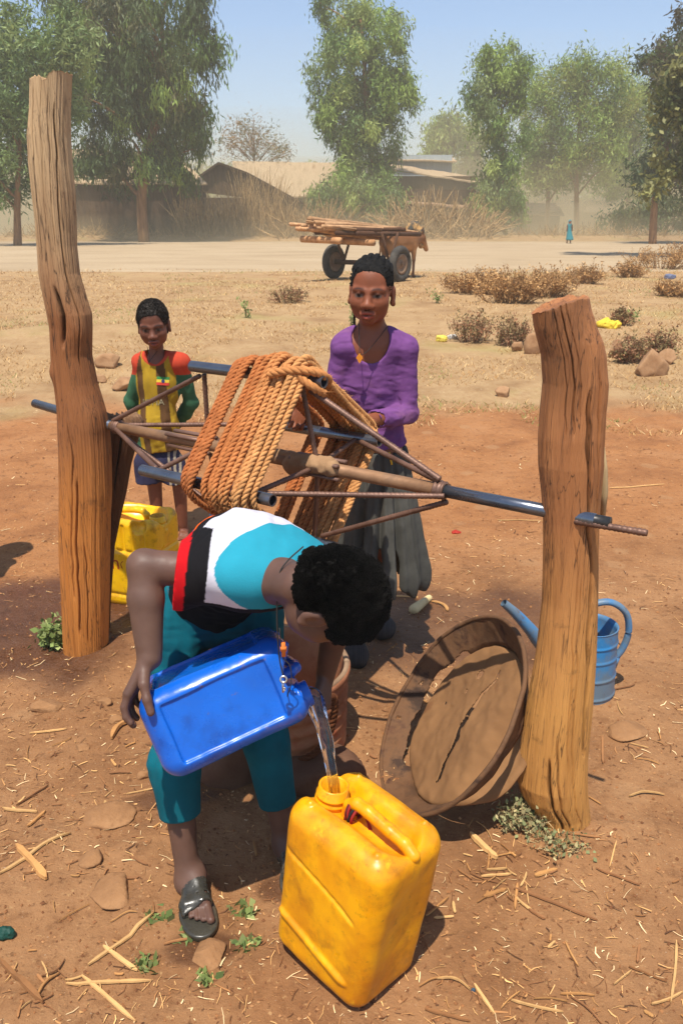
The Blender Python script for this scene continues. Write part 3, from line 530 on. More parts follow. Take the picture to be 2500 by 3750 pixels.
# rope: real three-strand twist round the reel
M_rope = mat('coir rope', [(.3, (.8, .75, .7)), (.7, (1.15, 1.12, 1.1))], scale=30, rough=.9, bump=.8, bscale=160, attr=True, spec=.2, bdist=.002)
def rope_mesh(m, path, R, pitch, colf, fuzz=True, seed=0, step=.005):
    path = np.asarray(path, float); sl_ = np.linalg.norm(np.diff(path, axis=0), axis=1); s = np.concatenate([[0], np.cumsum(sl_)]); n = int(s[-1]/step); q = np.linspace(0, s[-1], n); p = np.stack([np.interp(q, s, path[:, i]) for i in range(3)], 1)
    k = 9; ker = np.ones(k)/k; pp = np.vstack([np.repeat(p[:1], k//2, 0), p, np.repeat(p[-1:], k//2, 0)]); p = np.stack([np.convolve(pp[:, i], ker, 'valid') for i in range(3)], 1)
    t = np.gradient(p, axis=0); t /= np.linalg.norm(t, axis=1)[:, None]; u = np.zeros_like(t); u[0] = np.cross(t[0], A(.3, .5, .8)); u[0] /= np.linalg.norm(u[0])
    for i in range(1, n): v = u[i-1]-t[i]*(u[i-1]@t[i]); u[i] = v/np.linalg.norm(v)
    v = np.cross(t, u); r = np.random.default_rng(seed)
    for st in range(3):
        a = 2*np.pi*(q/pitch+st/3.); rad = R*.5*(1+.06*fbm(q*40, st, seed, 2, 3)); c = p+(np.cos(a)*rad)[:, None]*u+(np.sin(a)*rad)[:, None]*v
        col = colf(p, q)*(1+.22*fbm(q*55, st*7, seed, 3, 5))[:, None]
        m.tube(c, R*.56*(1+.10*fbm(q*90, st, seed+4, 2, 8)), 7, np.repeat(col, 7, 0))
    if fuzz:
        nf = int(s[-1]*260); ii = r.integers(1, n-1, nf); d = u[ii]*r.normal(0, 1, (nf, 1))+v[ii]*r.normal(0, 1, (nf, 1)); d /= np.linalg.norm(d, axis=1)[:, None]; d = d+t[ii]*r.normal(0, .8, (nf, 1)); b = p[ii]+d*R*.85; L = .006+.012*r.random((nf, 1)); e = b+d*L; sd = np.cross(d, t[ii])*.0005
        V = np.stack([b-sd, b+sd, e], 1).reshape(-1, 3); m.add(V, np.arange(3*nf).reshape(-1, 3), np.repeat(colf(p, q)[ii]*1.15, 3, 0))
def wrap_path(fr, order=0, n0=0):
    """closed-ish wraps round the four reel pipes at axle fractions fr"""
    pts = []; r = np.random.default_rng(4)
    for i, f in enumerate(fr):
        for k in (0, 3, 2, 1):
            tt = TA[k]+(TB[k]-TA[k])*(f+(fr[min(i+1, len(fr)-1)]-f)*({0: 0, 3: .25, 2: .5, 1: .75}[k]))+r.normal(0, .006)
            a0 = WTH+k*math.pi/2; lay = .034+.012*((i % 3) == 2)+abs(r.normal(0, .005))
            for da in (.75, .25, -.25, -.75):
                a = a0+da; pts.append(WL+WU*(tt+r.normal(0, .0035))+WR*(math.cos(a0)*WN+math.sin(a0)*A(0, 0, 1))+lay*(math.cos(a)*WN+math.sin(a)*A(0, 0, 1)))
            if True:   # sag in between
                kn = {0: 3, 3: 2, 2: 1, 1: 0}[k]
    return np.array(pts)
def dens(p, n=6):
    out = []
    for a, b in zip(p[:-1], p[1:]):
        L = np.linalg.norm(b-a); k = max(2, int(L/.02)); t_ = np.linspace(0, 1, k, endpoint=False)[:, None]; out.append(a+(b-a)*t_)
    return np.vstack(out+[p[-1:]])
O1, O2, O3 = lin(174, 104, 58), lin(192, 124, 70), lin(204, 148, 92)
def rope_col(p, q):
    f = ((p-WL)@WU-.47)/.485; f = f+.12*fbm(p[:, 0]*9, p[:, 1]*9, p[:, 2]*9, 2, 4); t_ = np.clip((f-.42)/.5, 0, 1)[:, None]; c = A(*O1)*(1-t_)+A(*O2)*t_; t2_ = np.clip((f-.72)/.2, 0, 1)[:, None]; return (c*(1-t2_)+A(*O3)*t2_)*.92
rp = thing('rope', 'thick orange coir rope wound many times round the windlass reel', 'rope', wp(.72, 0, 0))
m = MB()
fr = [.435, .468, .50, .532, .45, .515]; rope_mesh(m, dens(wrap_path(fr)), .0090, .046, rope_col, seed=1)
m.build('coil', M_rope, rp, True, True)
m = MB(); fr = [.61, .645, .68, .715, .75, .785, .82, .855, .89, .925, .96]; rope_mesh(m, dens(wrap_path(fr)), .0092, .047, rope_col, seed=2)
m.build('coil', M_rope, rp, True, True)
m = MB(); fr = [.63, .68, .73, .79, .85, .90, .94]; q = wrap_path(fr); ctr = WL+((q-WL)@WU)[:, None]*WU; q = ctr+(q-ctr)*1.06; rope_mesh(m, dens(q), .0092, .047, rope_col, seed=3)
m.build('coil', M_rope, rp, True, True)
e0 = wp(TB[0]-.04, 0); m = MB(); hz = [e0+A(*v) for v in ((-.10, -.03, .02), (-.04, -.05, .035), (.03, -.045, .03), (.07, 0, .0), (.04, .045, -.02), (-.03, .04, .01), (-.05, -.02, .04), (.02, -.06, -.005), (.06, -.03, -.035))]
rope_mesh(m, curve(hz, 120), .012, .06, lambda p, q: np.tile(A(*O2)*.6+A(*O3)*.4, (len(p), 1))*.9, seed=5); m.build('hitch_knot', M_rope, rp, True, True)
# ---------------------------------------------------------------- well drum, rope over it, rocks
M_drum = mat('rusty painted drum', [(.25, lin(96, 60, 40)), (.45, lin(150, 96, 66)), (.6, lin(172, 120, 84)), (.8, lin(140, 72, 50))], scale=6, rough=.85, bump=.4, bscale=45, dirt=[(5, lin(168, 70, 44), .56, .68, .7), (9, lin(176, 138, 100), .58, .7, .6)], spec=.2)
DC = A(-.205, 2.27, -.03); m = MB(); zz = np.linspace(0, .30, 60); prof = [(.215+.004*np.sin(z/.045*2*np.pi), z) for z in zz]+[(.222, .302), (.225, .312), (.222, .322), (.214, .324), (.208, .315), (.206, .30), (.206, -.3)]
dr = thing('well_drum', 'rusty ribbed metal drum lining the well mouth behind the pouring boy', 'drum', DC)
m.lathe(prof, DC, frame((.03, -.02, 1)), 72); m.build('shell', M_drum, dr)
m = MB(); a = np.linspace(0, 2*np.pi, 80); m.tube(DC+np.stack([.222*np.cos(a), .222*np.sin(a), .318+.006*np.cos(a)*-1], 1), .009, 8); m.build('rim', mat('worn metal rim', [lin(120, 92, 68), lin(164, 134, 104)], scale=12, rough=.7, bump=.3), dr)
M_rock = mat('dusty rock', [(.3, alb(150, 108, 72)), (.55, alb(182, 140, 100)), (.8, alb(160, 128, 100))], scale=5, rough=.95, bump=.6, bscale=30, bdist=.008)
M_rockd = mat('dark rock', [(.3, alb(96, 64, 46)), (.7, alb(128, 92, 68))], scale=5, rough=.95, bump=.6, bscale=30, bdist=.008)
def rock(name, label, c, r, seed, mt=None, facet=5, group=None, cat='stone'):
    rg = np.random.default_rng(seed); S = 26; u = np.linspace(0, np.pi, S); v = np.linspace(0, 2*np.pi, 2*S, endpoint=False); U, W = np.meshgrid(u, v, indexing='ij'); d = np.stack([np.sin(U)*np.cos(W), np.sin(U)*np.sin(W), np.cos(U)], -1).reshape(-1, 3)
    pl = rg.normal(0, 1, (facet+7, 3)); pl /= np.linalg.norm(pl, axis=1)[:, None]; h = .6+.4*rg.random(facet+7); dd = d@pl.T; R_ = np.min(np.where(dd > .05, h/np.maximum(dd, .05), 9), 1); R_ = np.minimum(R_, 1.15)*(1+.05*fbm(d[:, 0]*4, d[:, 1]*4, d[:, 2]*4, 3, seed))
    V = A(*c)+d*R_[:, None]*A(*r); i = np.arange(S-1)[:, None]*2*S; j = np.arange(2*S)[None]; j2 = (j+1) % (2*S); F = np.stack([i+j, i+2*S+j, i+2*S+j2, i+j2], -1).reshape(-1, 4)
    return tag(mk(name, V, F, mt or M_rock, None, True), label, cat, group)
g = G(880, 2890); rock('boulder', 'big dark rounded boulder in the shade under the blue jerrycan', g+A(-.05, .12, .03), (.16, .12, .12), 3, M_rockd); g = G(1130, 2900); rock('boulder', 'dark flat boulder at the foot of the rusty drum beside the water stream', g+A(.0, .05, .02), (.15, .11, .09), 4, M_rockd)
m = MB(); pts = [P(1190, 2560, 2.03), P(1222, 2545, 2.05), P(1225, 2600, 2.06), P(1205, 2690, 2.06), P(1150, 2760, 2.055), P(1090, 2790, 2.05)]; rope_mesh(m, curve(pts, 120), .011, .05, lambda p, q: np.tile(A(*lin(96, 56, 32)), (len(p), 1)), seed=8)  # traces a dark band read as shadow; that shade is in the rope colour
tag(m.build('rope', M_rope, None, True, True), 'rope coloured dark for shade hanging over the rim of the rusty drum', 'rope')
# ---------------------------------------------------------------- rusty lid
M_rust = mat('pitted rust', [(.25, lin(50, 36, 26)), (.42, lin(88, 60, 38)), (.6, lin(128, 90, 58)), (.82, lin(64, 42, 28))], scale=7, rough=.8, bump=.5, bscale=55, spec=.3, dirt=[(14, lin(110, 58, 34), .55, .66, .6), (7, lin(36, 29, 26), .48, .62, .8)], bdist=.004)
M_rustd = mat('dusty rusted plate', [(.3, lin(116, 82, 52)), (.6, lin(138, 100, 64)), (.85, lin(104, 70, 44))], scale=5, rough=.9, bump=.25, bscale=40, spec=.2, dirt=[(8, lin(106, 66, 40), .6, .7, .6)])
LN = A(-.80, -.10, .59); LN /= np.linalg.norm(LN); LCc = P(1640, 2608, 2.05); LR = frame(LN, (0, -.2, -1))*1.19
ld = thing('rusty_lid', 'large round rusted metal lid with a torn centre leaning on the short post', 'lid', A(LCc[0], LCc[1], 0))
def lid(prof, holes, seed, th=.004):
    nr, na = len(prof), 240; a = np.linspace(0, 2*np.pi, na, endpoint=False); pr = np.array(prof); X = pr[:, None, 0]*np.cos(a); Y = pr[:, None, 0]*np.sin(a); Z = pr[:, None, 1]+0*X
    Z = Z+.010*fbm(X*7, Y*7, 0, 3, seed)+.004*fbm(X*30, Y*30, 0, 2, seed+3); q = np.stack([X, Y, Z], -1).reshape(-1, 3); i = np.arange(nr-1)[:, None]*na; j = np.arange(na)[None]; F = np.stack([i+j, i+j+0, i+na+j, i+na+j], -1)
    F = np.stack([i+j, i+(j+1) % na, i+na+(j+1) % na, i+na+j], -1).reshape(-1, 4); fc = q[F].mean(1); keep = ~holes(fc[:, 0], fc[:, 1]); F = F[keep]
    return q, F
def shellmesh(q, F, th):
    n = len(q); e = {}
    ed = np.concatenate([F[:, [0, 1]], F[:, [1, 2]], F[:, [2, 3]], F[:, [3, 0]]]); key = np.sort(ed, 1); k = key[:, 0]*n+key[:, 1]; un, ix, ct = np.unique(k, return_index=True, return_counts=True); b = ed[ix[ct == 1]]
    side = np.stack([b[:, 1], b[:, 0], b[:, 0]+n, b[:, 1]+n], 1); return np.vstack([q, q-A(0, 0, th)]), [np.concatenate([F, F[:, ::-1]+n, side])]
def crack(X, Y):
    n = fbm(X*14, Y*14, 0, 3, 5); r = np.hypot(X, Y)
    c1 = (abs(Y-.02-.035*n-.10*X) < .011*(1-(X/.17)**2)+.007*n) & (abs(X-.0) < .155)
    c2 = np.hypot(X+.115, Y+.055) < .012+.014*n; c3 = (np.hypot(X+.06, Y+.07) < .006); c4 = (np.hypot(X-.0, Y+.13) < .005)
    return c1 | c2 | c3 | c4
def bigtear(X, Y):
    n = fbm(X*18, Y*18, 0, 3, 15); r = np.hypot(X, Y); a = np.arctan2(Y, X)
    return (r > .222) & (r < .236+.016*n) & (a > .5) & (a < 2.6)
rings = [(r, -.050) for r in np.linspace(.002, .200, 62)]+[(.206, -.051), (.212, -.056)]
LE = -(LR.T@(A(0, 0, CAMH)-LCc)); LE = LE[:2]/np.linalg.norm(LE[:2])     # in-plane direction of the far, raised side
q, F = lid(rings, crack, 3); q[:, 2] -= .055*sstep(.095, .19, -(q[:, 0]*LE[0]+q[:, 1]*LE[1])+.02*fbm(q[:, 0]*6, q[:, 1]*6, 0, 2, 8)); V, F = shellmesh(q, F, .003); mk('plate', V@LR.T+LCc, F, M_rustd, ld)
def wtear(X, Y):
    n = fbm(X*20, Y*20, 0, 3, 15); r = np.hypot(X, Y); u = (X*LE[0]+Y*LE[1])/r; v = (-X*LE[1]+Y*LE[0])/r
    return ((r < .2205+.010*n) & (u > -.2) & (v > -.75) & (v < .8)) | ((abs(v+.15) < .02) & (u > 0) & (r < .222)) | (np.hypot(X-LE[0]*.236+LE[1]*.08, Y-LE[1]*.236-LE[0]*.08) < .004) | (np.hypot(X-LE[0]*.236-LE[1]*.03, Y-LE[1]*.236+LE[0]*.03) < .004)
rings = [(.212, -.058), (.214, -.050)]+[(.214+.044*t_, -.046+.046*t_) for t_ in np.linspace(.05, 1, 26)]+[(.262, .002)]
q, F = lid(rings, wtear, 4); V, F = shellmesh(q, F, .003); mk('side_wall', V@LR.T+LCc, F, M_rust, ld)
m = MB(); a = np.linspace(0, 2*np.pi, 140); q = np.stack([.263*np.cos(a), .263*np.sin(a), .002+.010*fbm(np.cos(a)*2, np.sin(a)*2, 0, 3, 4)], 1); m.tube(q@LR.T+LCc, .007, 8); m.build('rim_bead', M_rust, ld)
# ---------------------------------------------------------------- jerrycans
def jcan(name, label, M, o, kind, body_m, group=None, h=.003, neckm=None, nxy=(-.098, 0)):
    """M: columns are the can's long axis, short axis and up; o: centre of its base"""
    t = thing(name, label, 'jerrycan', o, group); S = SDF((-.17, -.14, -.01), (.17, .14, .44), h)
    X_, Y_, Hh = .138, .108, .395; rd = .046 if kind == 'near' else (.050 if kind == 'blue' else .036)
    S.box((0, 0, Hh/2), (X_, Y_, Hh/2), rd, k=.0)
    if kind == 'near': S.op(lambda X, Y, Z: .010*sstep(.30, .0, Z)*1.0+0*X+0*Y, S.lo, S.lo+S.h*S.n, 'a')
    # handle well along the top, open at the neck end
    S.cap((-.085, 0, Hh+.012), (.075, 0, Hh+.012), .052, mode='s', k=.018); S.cap((-.16, 0, Hh+.02), (-.085, 0, Hh+.005), .05, mode='s', k=.02)
    if kind == 'rear': S.ell((-.02, 0, Hh+.01), (.125, .085, .075), None, 's', .02)
    for sx in (-1, 1):
        for sy in (-1, 1):
            if kind != 'rear': S.cap((sx*.092, sy*.073, Hh-.02), (sx*.092, sy*.073, Hh-.004), .0085, k=.003)
    if kind == 'near':
        for sy in (-1, 1):
            yb = lambda z: sy*(Y_-.010*float(sstep(.30, .0, z)))
            p = curve([(-.15, yb(.285), .285), (-.06, yb(.275), .275), (.04, yb(.255), .255), (.085, yb(.240), .240)], 14)
            for a, b in zip(p[:-1], p[1:]): S.cap(a, b, .0030, mode='s', k=.007)
            p = curve([(-.11, yb(.118), .118), (-.05, yb(.105), .107), (.03, yb(.085), .090), (.085, yb(.075), .079)], 14)
            for a, b in zip(p[:-1], p[1:]): S.cap(a, b, .0035, k=.012)
        for sx in (-1, 1): S.ell((sx*(X_+.010), 0, .19), (.016, .06, .12), None, 's', .02)
    if kind == 'blue':
        for sy in (-1, 1):
            S.box((0, sy*Y_, .19), (.10, .010, .135), .006, None, 's', .006)
        for sx in (-1, 1): S.box((sx*X_, 0, .19), (.010, .072, .135), .006, None, 's', .006)
    if kind == 'rear':
        for sx in np.linspace(-.09, .09, 5):
            for sy in (-1, 1): S.cap((sx, sy*Y_, .36), (sx, sy*Y_, .27), .008, mode='s', k=.008)
        for z_ in (.255, .06): S.op(lambda X, Y, Z, z_=z_: .006*np.exp(-((Z-z_)/.008)**2)+0*X+0*Y, S.lo, S.lo+S.h*S.n, 'a')
        S.ell((-.075, Y_-.004, .37), (.035, .025, .03), None, 's', .01)
    S.noise(.0022, 9, 3); S.noise(.0007, 40, 5)
    S.cap((nxy[0], nxy[1], .30), (nxy[0], nxy[1], .5), .021, mode='s', k=.003)
    V, F = S.mesh(); mk('body', V@M.T+o, F, body_m, t)
    m = MB(); z0 = Hh-.052 if kind != 'rear' else Hh-.068
    prof = [(.040, z0-.012), (.040, z0+.008), (.034, z0+.012), (.0335, z0+.018), (.0365, z0+.020), (.0365, z0+.024), (.033, z0+.026), (.033, z0+.032), (.0355, z0+.034), (.0355, z0+.037), (.032, z0+.039), (.0325, z0+.056), (.030, z0+.058), (.0265, z0+.056), (.0265, z0-.08)]
    m.lathe(prof, A(nxy[0], nxy[1], 0)@M.T+o, M, 40); m.build('neck', neckm or body_m, t)
    S = SDF((-.15, -.06, .25), (.15, .06, .44), .0022); hb = [(-.052, 0, Hh-.05), (-.048, 0, Hh-.014), (-.03, 0, Hh+.001), (.0, 0, Hh+.002), (.06, 0, Hh-.004), (.1, 0, Hh-.008), (.125, 0, Hh-.02)]
    for a, b in zip(hb[:-1], hb[1:]): S.cap(a, b, .0135, k=.004)
    V, F = S.mesh(); mk('handle', V@M.T+o, F, neckm or body_m, t); return t
M_yel = mat('scuffed yellow plastic', [(.25, lin(214, 132, 4)), (.5, lin(238, 168, 6)), (.75, lin(228, 146, 4))], scale=7, rough=.36, spec=.45, bump=.12, bscale=55, sss=.06, rvar=.1, dirt=[(4.5, lin(186, 106, 8), .42, .62, .85), (13, lin(150, 88, 18), .53, .70, .7), (40, lin(112, 66, 22), .60, .72, .6), (24, lin(246, 196, 40), .62, .72, .5)], stretch=(1, 1, .6))
M_yel2 = mat('grimy yellow plastic', [(.25, lin(222, 150, 4)), (.5, lin(240, 186, 10)), (.75, lin(226, 150, 6))], scale=6, rough=.34, spec=.45, bump=.1, bscale=40, sss=.06, rvar=.1, dirt=[(13, lin(116, 70, 20), .52, .68, .75), (6, lin(150, 88, 18), .55, .7, .6)], stretch=(1, 1, .5))
M_blue = mat('wet blue plastic', [(.3, lin(6, 80, 174)), (.7, lin(12, 96, 196))], scale=5, rough=.26, spec=.5, bump=.06, bscale=70, rvar=.08, dirt=[(26, lin(120, 92, 66), .62, .70, .8), (9, lin(8, 54, 130), .52, .68, .6), (50, lin(60, 110, 180), .64, .70, .5)])
def rotm(ax, ang):
    return np.array(Matrix.Rotation(ang, 3, Vector(ax)))
Mn = rotm((0, 0, 1), math.radians(-44)); Mn = rotm((0, 1, 0), math.radians(7.5))@Mn*1.05
near = jcan('jerrycan', 'large scuffed yellow jerrycan in front being filled with water', Mn, A(.002, 1.43, -.004), 'near', M_yel, 'yellow jerrycans')
def cloc(M, o, v): return A(*v)@M.T+o
m = MB(); 
for q, c_ in ((0, lin(120, 26, 22)), (1, lin(30, 26, 28)), (2, lin(140, 32, 26))):
    r_ = np.random.default_rng(q); a = np.linspace(0, 4*np.pi, 60); p = np.stack([-.05+.016*np.sin(a/4)+.006*q, .020*np.cos(a+q), .372+.020*np.sin(a+q)-.012*(a/12)], 1); m.tube(np.array([cloc(Mn, A(.002, 1.43, 0), v) for v in p]), .0034, 6, A(*c_))
p = curve([(-.045, .012, .365), (-.03, .02, .352), (-.005, .016, .350), (.012, .004, .349)], 30); m.tube(np.array([cloc(Mn, A(.002, 1.43, 0), v) for v in p]), .006, 8, A(*lin(150, 34, 26)))
m.build('handle_cord', mat('red black cord', [(.9, .9, .9), (1.1, 1.1, 1.1)], attr=True, bump=.3, bscale=90, rough=.7), near, True, True)
g = P(520, 2200, 3.3); Mr = rotm((0, 0, 1), math.radians(160))*1.07
rear = jcan('jerrycan', 'grimy yellow jerrycan with red lettering standing on wet mud behind the tall post', Mr, A(g[0]+.0, 3.34, -.01), 'rear', M_yel2, 'yellow jerrycans', h=.0035)
def text_on(s, size, pos, R, mt, parent, name, extrude=.0006, sx=1.0):
    c = bpy.data.curves.new('txt', 'FONT'); c.body = s; c.size = size; c.extrude = extrude; c.align_x = 'CENTER'; o = bpy.data.objects.new('txt', c); COL.objects.link(o)
    bpy.context.view_layer.update(); me = bpy.data.meshes.new_from_object(o.evaluated_get(bpy.context.evaluated_depsgraph_get())); bpy.data.objects.remove(o)
    V = np.array([v.co[:] for v in me.vertices]); V[:, 0] *= sx; fs = {}
    for p in me.polygons: fs.setdefault(len(p.vertices), []).append(list(p.vertices))
    return V, [np.array(v) for v in fs.values()]
V, F = text_on('Che', .085, None, None, None, None, 'x'); M_red = mat('faded red print', [lin(150, 40, 20), lin(176, 60, 24)], scale=30, rough=.6, bump=0)
Vt = np.stack([-V[:, 0]+.055, np.full(len(V), .1085)+V[:, 2], V[:, 1]+.175], 1); o_ = mk('lettering', Vt@Mr.T+ORG[rear.name], F, M_red, rear, False)
# blue can, lying tilted in the boy's hands: base at the left, neck at the right
NB = (-.086, -.056); BS = .88; Bu = A(.90, .30, .30); Bu /= np.linalg.norm(Bu); Bh = A(.27, -.96, 0); Bh -= Bu*(Bh@Bu); Bh /= np.linalg.norm(Bh); Bv = np.cross(Bu, Bh); Bv *= np.sign(Bv[2]); rl = math.radians(20)
Bx = -(Bh*math.cos(rl)+Bv*math.sin(rl)); Mb = np.stack([Bx, np.cross(Bu, Bx), Bu], 1)*BS; Mb[:, :2] *= 1.07
Ba = P(530, 2722, 1.50)+A(0, .07, -.015)
bl = jcan('jerrycan', 'blue plastic jerrycan tipped on its side pouring water in the boy\'s hands', Mb, Ba, 'blue', M_blue, h=.003, nxy=NB)
# ---------------------------------------------------------------- people
M_skin = mat('skin', [(.3, (.88, .88, .88)), (.7, (1.08, 1.06, 1.04))], scale=22, rough=.58, bump=.12, bscale=220, attr=True, spec=.45, rvar=.1, sss=.08, bdist=.0015)
M_hair = mat('black hair', [(.3, (.006, .0055, .005)), (.7, (.020, .018, .016))], scale=60, rough=.7, bump=.9, bscale=190, spec=.10, bdist=.006)
def cloth(name, rough=.9, attr=True, stops=None, bs=260, sheen=0, **k):
    return mat(name, stops or [(.3, (.86, .86, .86)), (.7, (1.08, 1.08, 1.08))], scale=9, rough=rough, bump=.35, bscale=bs, attr=attr, spec=.15, bdist=.002, **k)
M_cloth = cloth('cotton cloth')
def head(S, o, R, s=1.0, ears=True):
    """o: head centre at eye level; R columns: right, forward, up"""
    w_ = lambda *p: o+R@(A(*p)*s)
    E = lambda c, r, m='u', k=.012: S.ell(w_(*c), A(*r)*s, R, m, k*s)
    C = lambda a, b, ra, rb=None, m='u', k=.008: S.cap(w_(*a), w_(*b), ra*s, (rb or ra)*s, m, k*s)
    E((0, -.018, .036), (.0685, .088, .080)); E((0, .028, .040), (.057, .053, .056), k=.03); E((0, .032, -.014), (.0555, .046, .056), k=.03); E((0, .030, -.046), (.041, .046, .040), k=.03)
    E((0, .060, -.079), (.019, .016, .014), k=.028)
    for sx in (-1, 1):
        E((sx*.037, .049, -.024), (.023, .024, .024), k=.025); E((sx*.037, .018, -.056), (.013, .024, .018), k=.03)
        C((sx*.045, .066, .0185), (sx*.012, .0805, .0140), .0086, None, 'u', .012)
        E((sx*.030, .090, .000), (.020, .0150, .0115), 's', .010); E((sx*.030, .0620, .000), (.0160, .0155, .0150), 'u', .003)
        C((sx*.046, .066, .002), (sx*.030, .0783, .0062), .0038, .0044, 'u', .004); C((sx*.030, .0783, .0062), (sx*.014, .074, .001), .0044, .0032, 'u', .004)
        C((sx*.045, .067, -.003), (sx*.030, .0758, -.0070), .003, None, 'u', .005); C((sx*.030, .0758, -.0070), (sx*.015, .075, -.002), .003, None, 'u', .005)
        E((sx*.0125, .087, -.034), (.0095, .011, .0080), k=.006)
        C((sx*.020, .078, -.0585), (sx*.006, .0885, -.0530), .0055, .0066, k=.006); C((sx*.017, .078, -.0630), (0, .0875, -.0680), .0056, .0078, k=.006)
        if ears:
            E((sx*.0705, -.014, -.004), (.009, .020, .030), k=.006); E((sx*.0795, -.010, -.002), (.007, .012, .019), 's', .005); C((sx*.069, -.004, -.028), (sx*.072, -.008, -.032), .008)
    C((0, .072, .010), (0, .095, -.026), .0080, .0105, k=.014); E((0, .095, -.030), (.0130, .011, .0095), k=.008); C((-.006, .0885, -.0530), (.006, .0885, -.0530), .0060, k=.004)
    C((-.0205, .091, -.0605), (.0205, .091, -.0605), .0028, None, 's', .003); C((-.004, .096, -.0400), (-.008, .093, -.0400), .003, None, 's', .003); C((.004, .096, -.0400), (.008, .093, -.0400), .003, None, 's', .003)
def skin_cols(V, base, o=None, R=None, s=1.0, hands=()):
    c = np.tile(A(*base), (len(V), 1))*(1+.12*fbm(V[:, 0]*14, V[:, 1]*14, V[:, 2]*14, 3, 3))[:, None]
    if o is not None:
        q = (V-o)@R/s; x, y, z = q.T; ax = abs(x); b = A(*base); f = (y > .035)[:, None]*1.
        def put(mask, col): nonlocal c; mm = np.clip(mask, 0, 1)[:, None]*f; c = c*(1-mm)+A(*col)*mm
        lip = np.exp(-(((ax)/.021)**4)-(((z+.0605)/.0105)**4))*(y > .066); put(lip*.9, b*A(1.35, .72, .72)+A(.06, .018, .020)); put(np.exp(-(((z+.0603)/.0024)**2)-(ax/.021)**4)*(y > .06), b*.22)
        eye = np.exp(-((ax-.030)/.0135)**6-((z-.000)/.0050)**6)*(y > .068); put(eye, (.13, .105, .085)); put(np.exp(-((ax-.030)/.0066)**6-((z-.000)/.0064)**6)*(y > .07), (.012, .008, .006))  # eye whites darkened: shade under the brow is put into the colour
        put(np.exp(-((ax-.030)/.0165)**6-((z-.0060-.002*(1-((ax-.030)/.016)**2))/.0020)**2)*.8*(y > .06), b*.15)
        put(np.exp(-((ax-.030)/.019)**6-((z-.0225+.012*(ax/.03-1)**2)/.0036)**2)*.85, (.010, .007, .006))
        put(np.exp(-((ax-.030)/.018)**6-((z-.0072)/.0042)**4)*.45*(y > .055), b*.35)  # shade painted on the upper lids to dull the overhead light
        put(np.exp(-((ax-.006)/.0035)**2-((z+.0405)/.003)**2)*.8, b*.2)
    return c
def hand(S, w_, f, n, side, L=.15, curl=(.3, .6, .5), th=None, spread=.10, k=.003, pr=1.0):
    """w_: wrist, f: finger direction, n: palm side normal, side: +1/-1 thumb side = side * (f x n)"""
    f = A(*f)/np.linalg.norm(f); n = A(*n)-f*(A(*n)@f); n /= np.linalg.norm(n); sd = np.cross(f, n)*side; u = L/.18; T = []
    for off, fw, ln, rr in ((.029, .084, .070, .0092), (.010, .089, .078, .0094), (-.009, .085, .072, .0090), (-.027, .077, .056, .0080)):
        kn = w_+(f*fw+sd*off)*u-n*.004*u; S.cap(w_+sd*off*.45*u, kn, .0145*u*pr, .0115*u*pr, k=.012*u); d = f+sd*off*spread/.03; d /= np.linalg.norm(d); a = 0; p = kn
        for q, (fr, cu) in enumerate(zip((.45, .31, .24), curl)):
            a += cu; dd = d*math.cos(a)+n*math.sin(a); e = p+dd*ln*fr*u; S.cap(p, e, rr*u*(1-.08*q)*pr, rr*u*(.93-.08*q)*pr, k=k); p = e
        T.append(p)
    t0, t1, t2 = th or ((.55, .62, .25), (.80, .30, .45), (.85, .05, .50)); p = w_+(f*.018+sd*.016)*u
    for (a, b, c_), ln, r0 in zip((t0, t1, t2), (.044, .034, .028), (.0135, .0108, .0100)):
        d = f*a+sd*b+n*c_; d /= np.linalg.norm(d); e = p+d*ln*u; S.cap(p, e, r0*u*pr, r0*.88*u*pr, k=.006*u); p = e
    T.append(p); return T
def foot(S, heel, toe, side, h=.05, wm=1.0):
    """bare foot from heel to toes on the ground plane; side +1: big toe to the left of the walking direction"""
    d = toe-heel; L = np.linalg.norm(d); d /= L; sd = np.cross(A(0, 0, 1), d)*side; up = A(0, 0, 1); pt = lambda a, b, c_: heel+d*a*L+sd*b*wm*L+up*c_*L
    S.cap(pt(.1, 0, .11), pt(.35, 0, .13), .11*L, .10*L, k=.02); S.cap(pt(.3, .03, .17), pt(.68, .06, .085), .10*L, .075*L, k=.02); S.cap(pt(.3, -.03, .09), pt(.66, -.11, .06), .09*L, .06*L, k=.02); S.cap(pt(.68, .06, .08), pt(.68, -.11, .06), .07*L, .055*L, k=.02)
    for b, e, r_ in ((.10, 1.0, .050), (.035, .96, .036), (-.02, .92, .034), (-.07, .87, .032), (-.115, .81, .030)):
        S.cap(pt(.72, b*.95, .065), pt(e-.03, b*1.15, .035), r_*L*(.4+.6*wm), r_*L*.92*(.4+.6*wm), k=.004)
def curls(V, o, dens, seed, ob, mt=None, amp=.0028, up=.0012):
    r = np.random.default_rng(seed); i = r.integers(0, len(V), dens); b = V[i]; d = b-o; d /= np.linalg.norm(d, axis=1)[:, None]; u = np.cross(d, r.normal(0, 1, (dens, 3))); u /= np.linalg.norm(u, axis=1)[:, None]; v = np.cross(d, u); m = MB(); Q = []
    for q in range(6):
        a = q*1.5+r.random(dens)*.3; Q.append(b+d*(up*q)+(u*np.cos(a)[:, None]+v*np.sin(a)[:, None])*amp)
    Q = np.array(Q); sdv = d*.0007
    for q in range(5): m.add(np.stack([Q[q]-sdv, Q[q]+sdv, Q[q+1]+sdv, Q[q+1]-sdv], 1).reshape(-1, 3), np.arange(4*dens).reshape(-1, 4))
    m.build('hair_curls', mt or M_hair, ob)
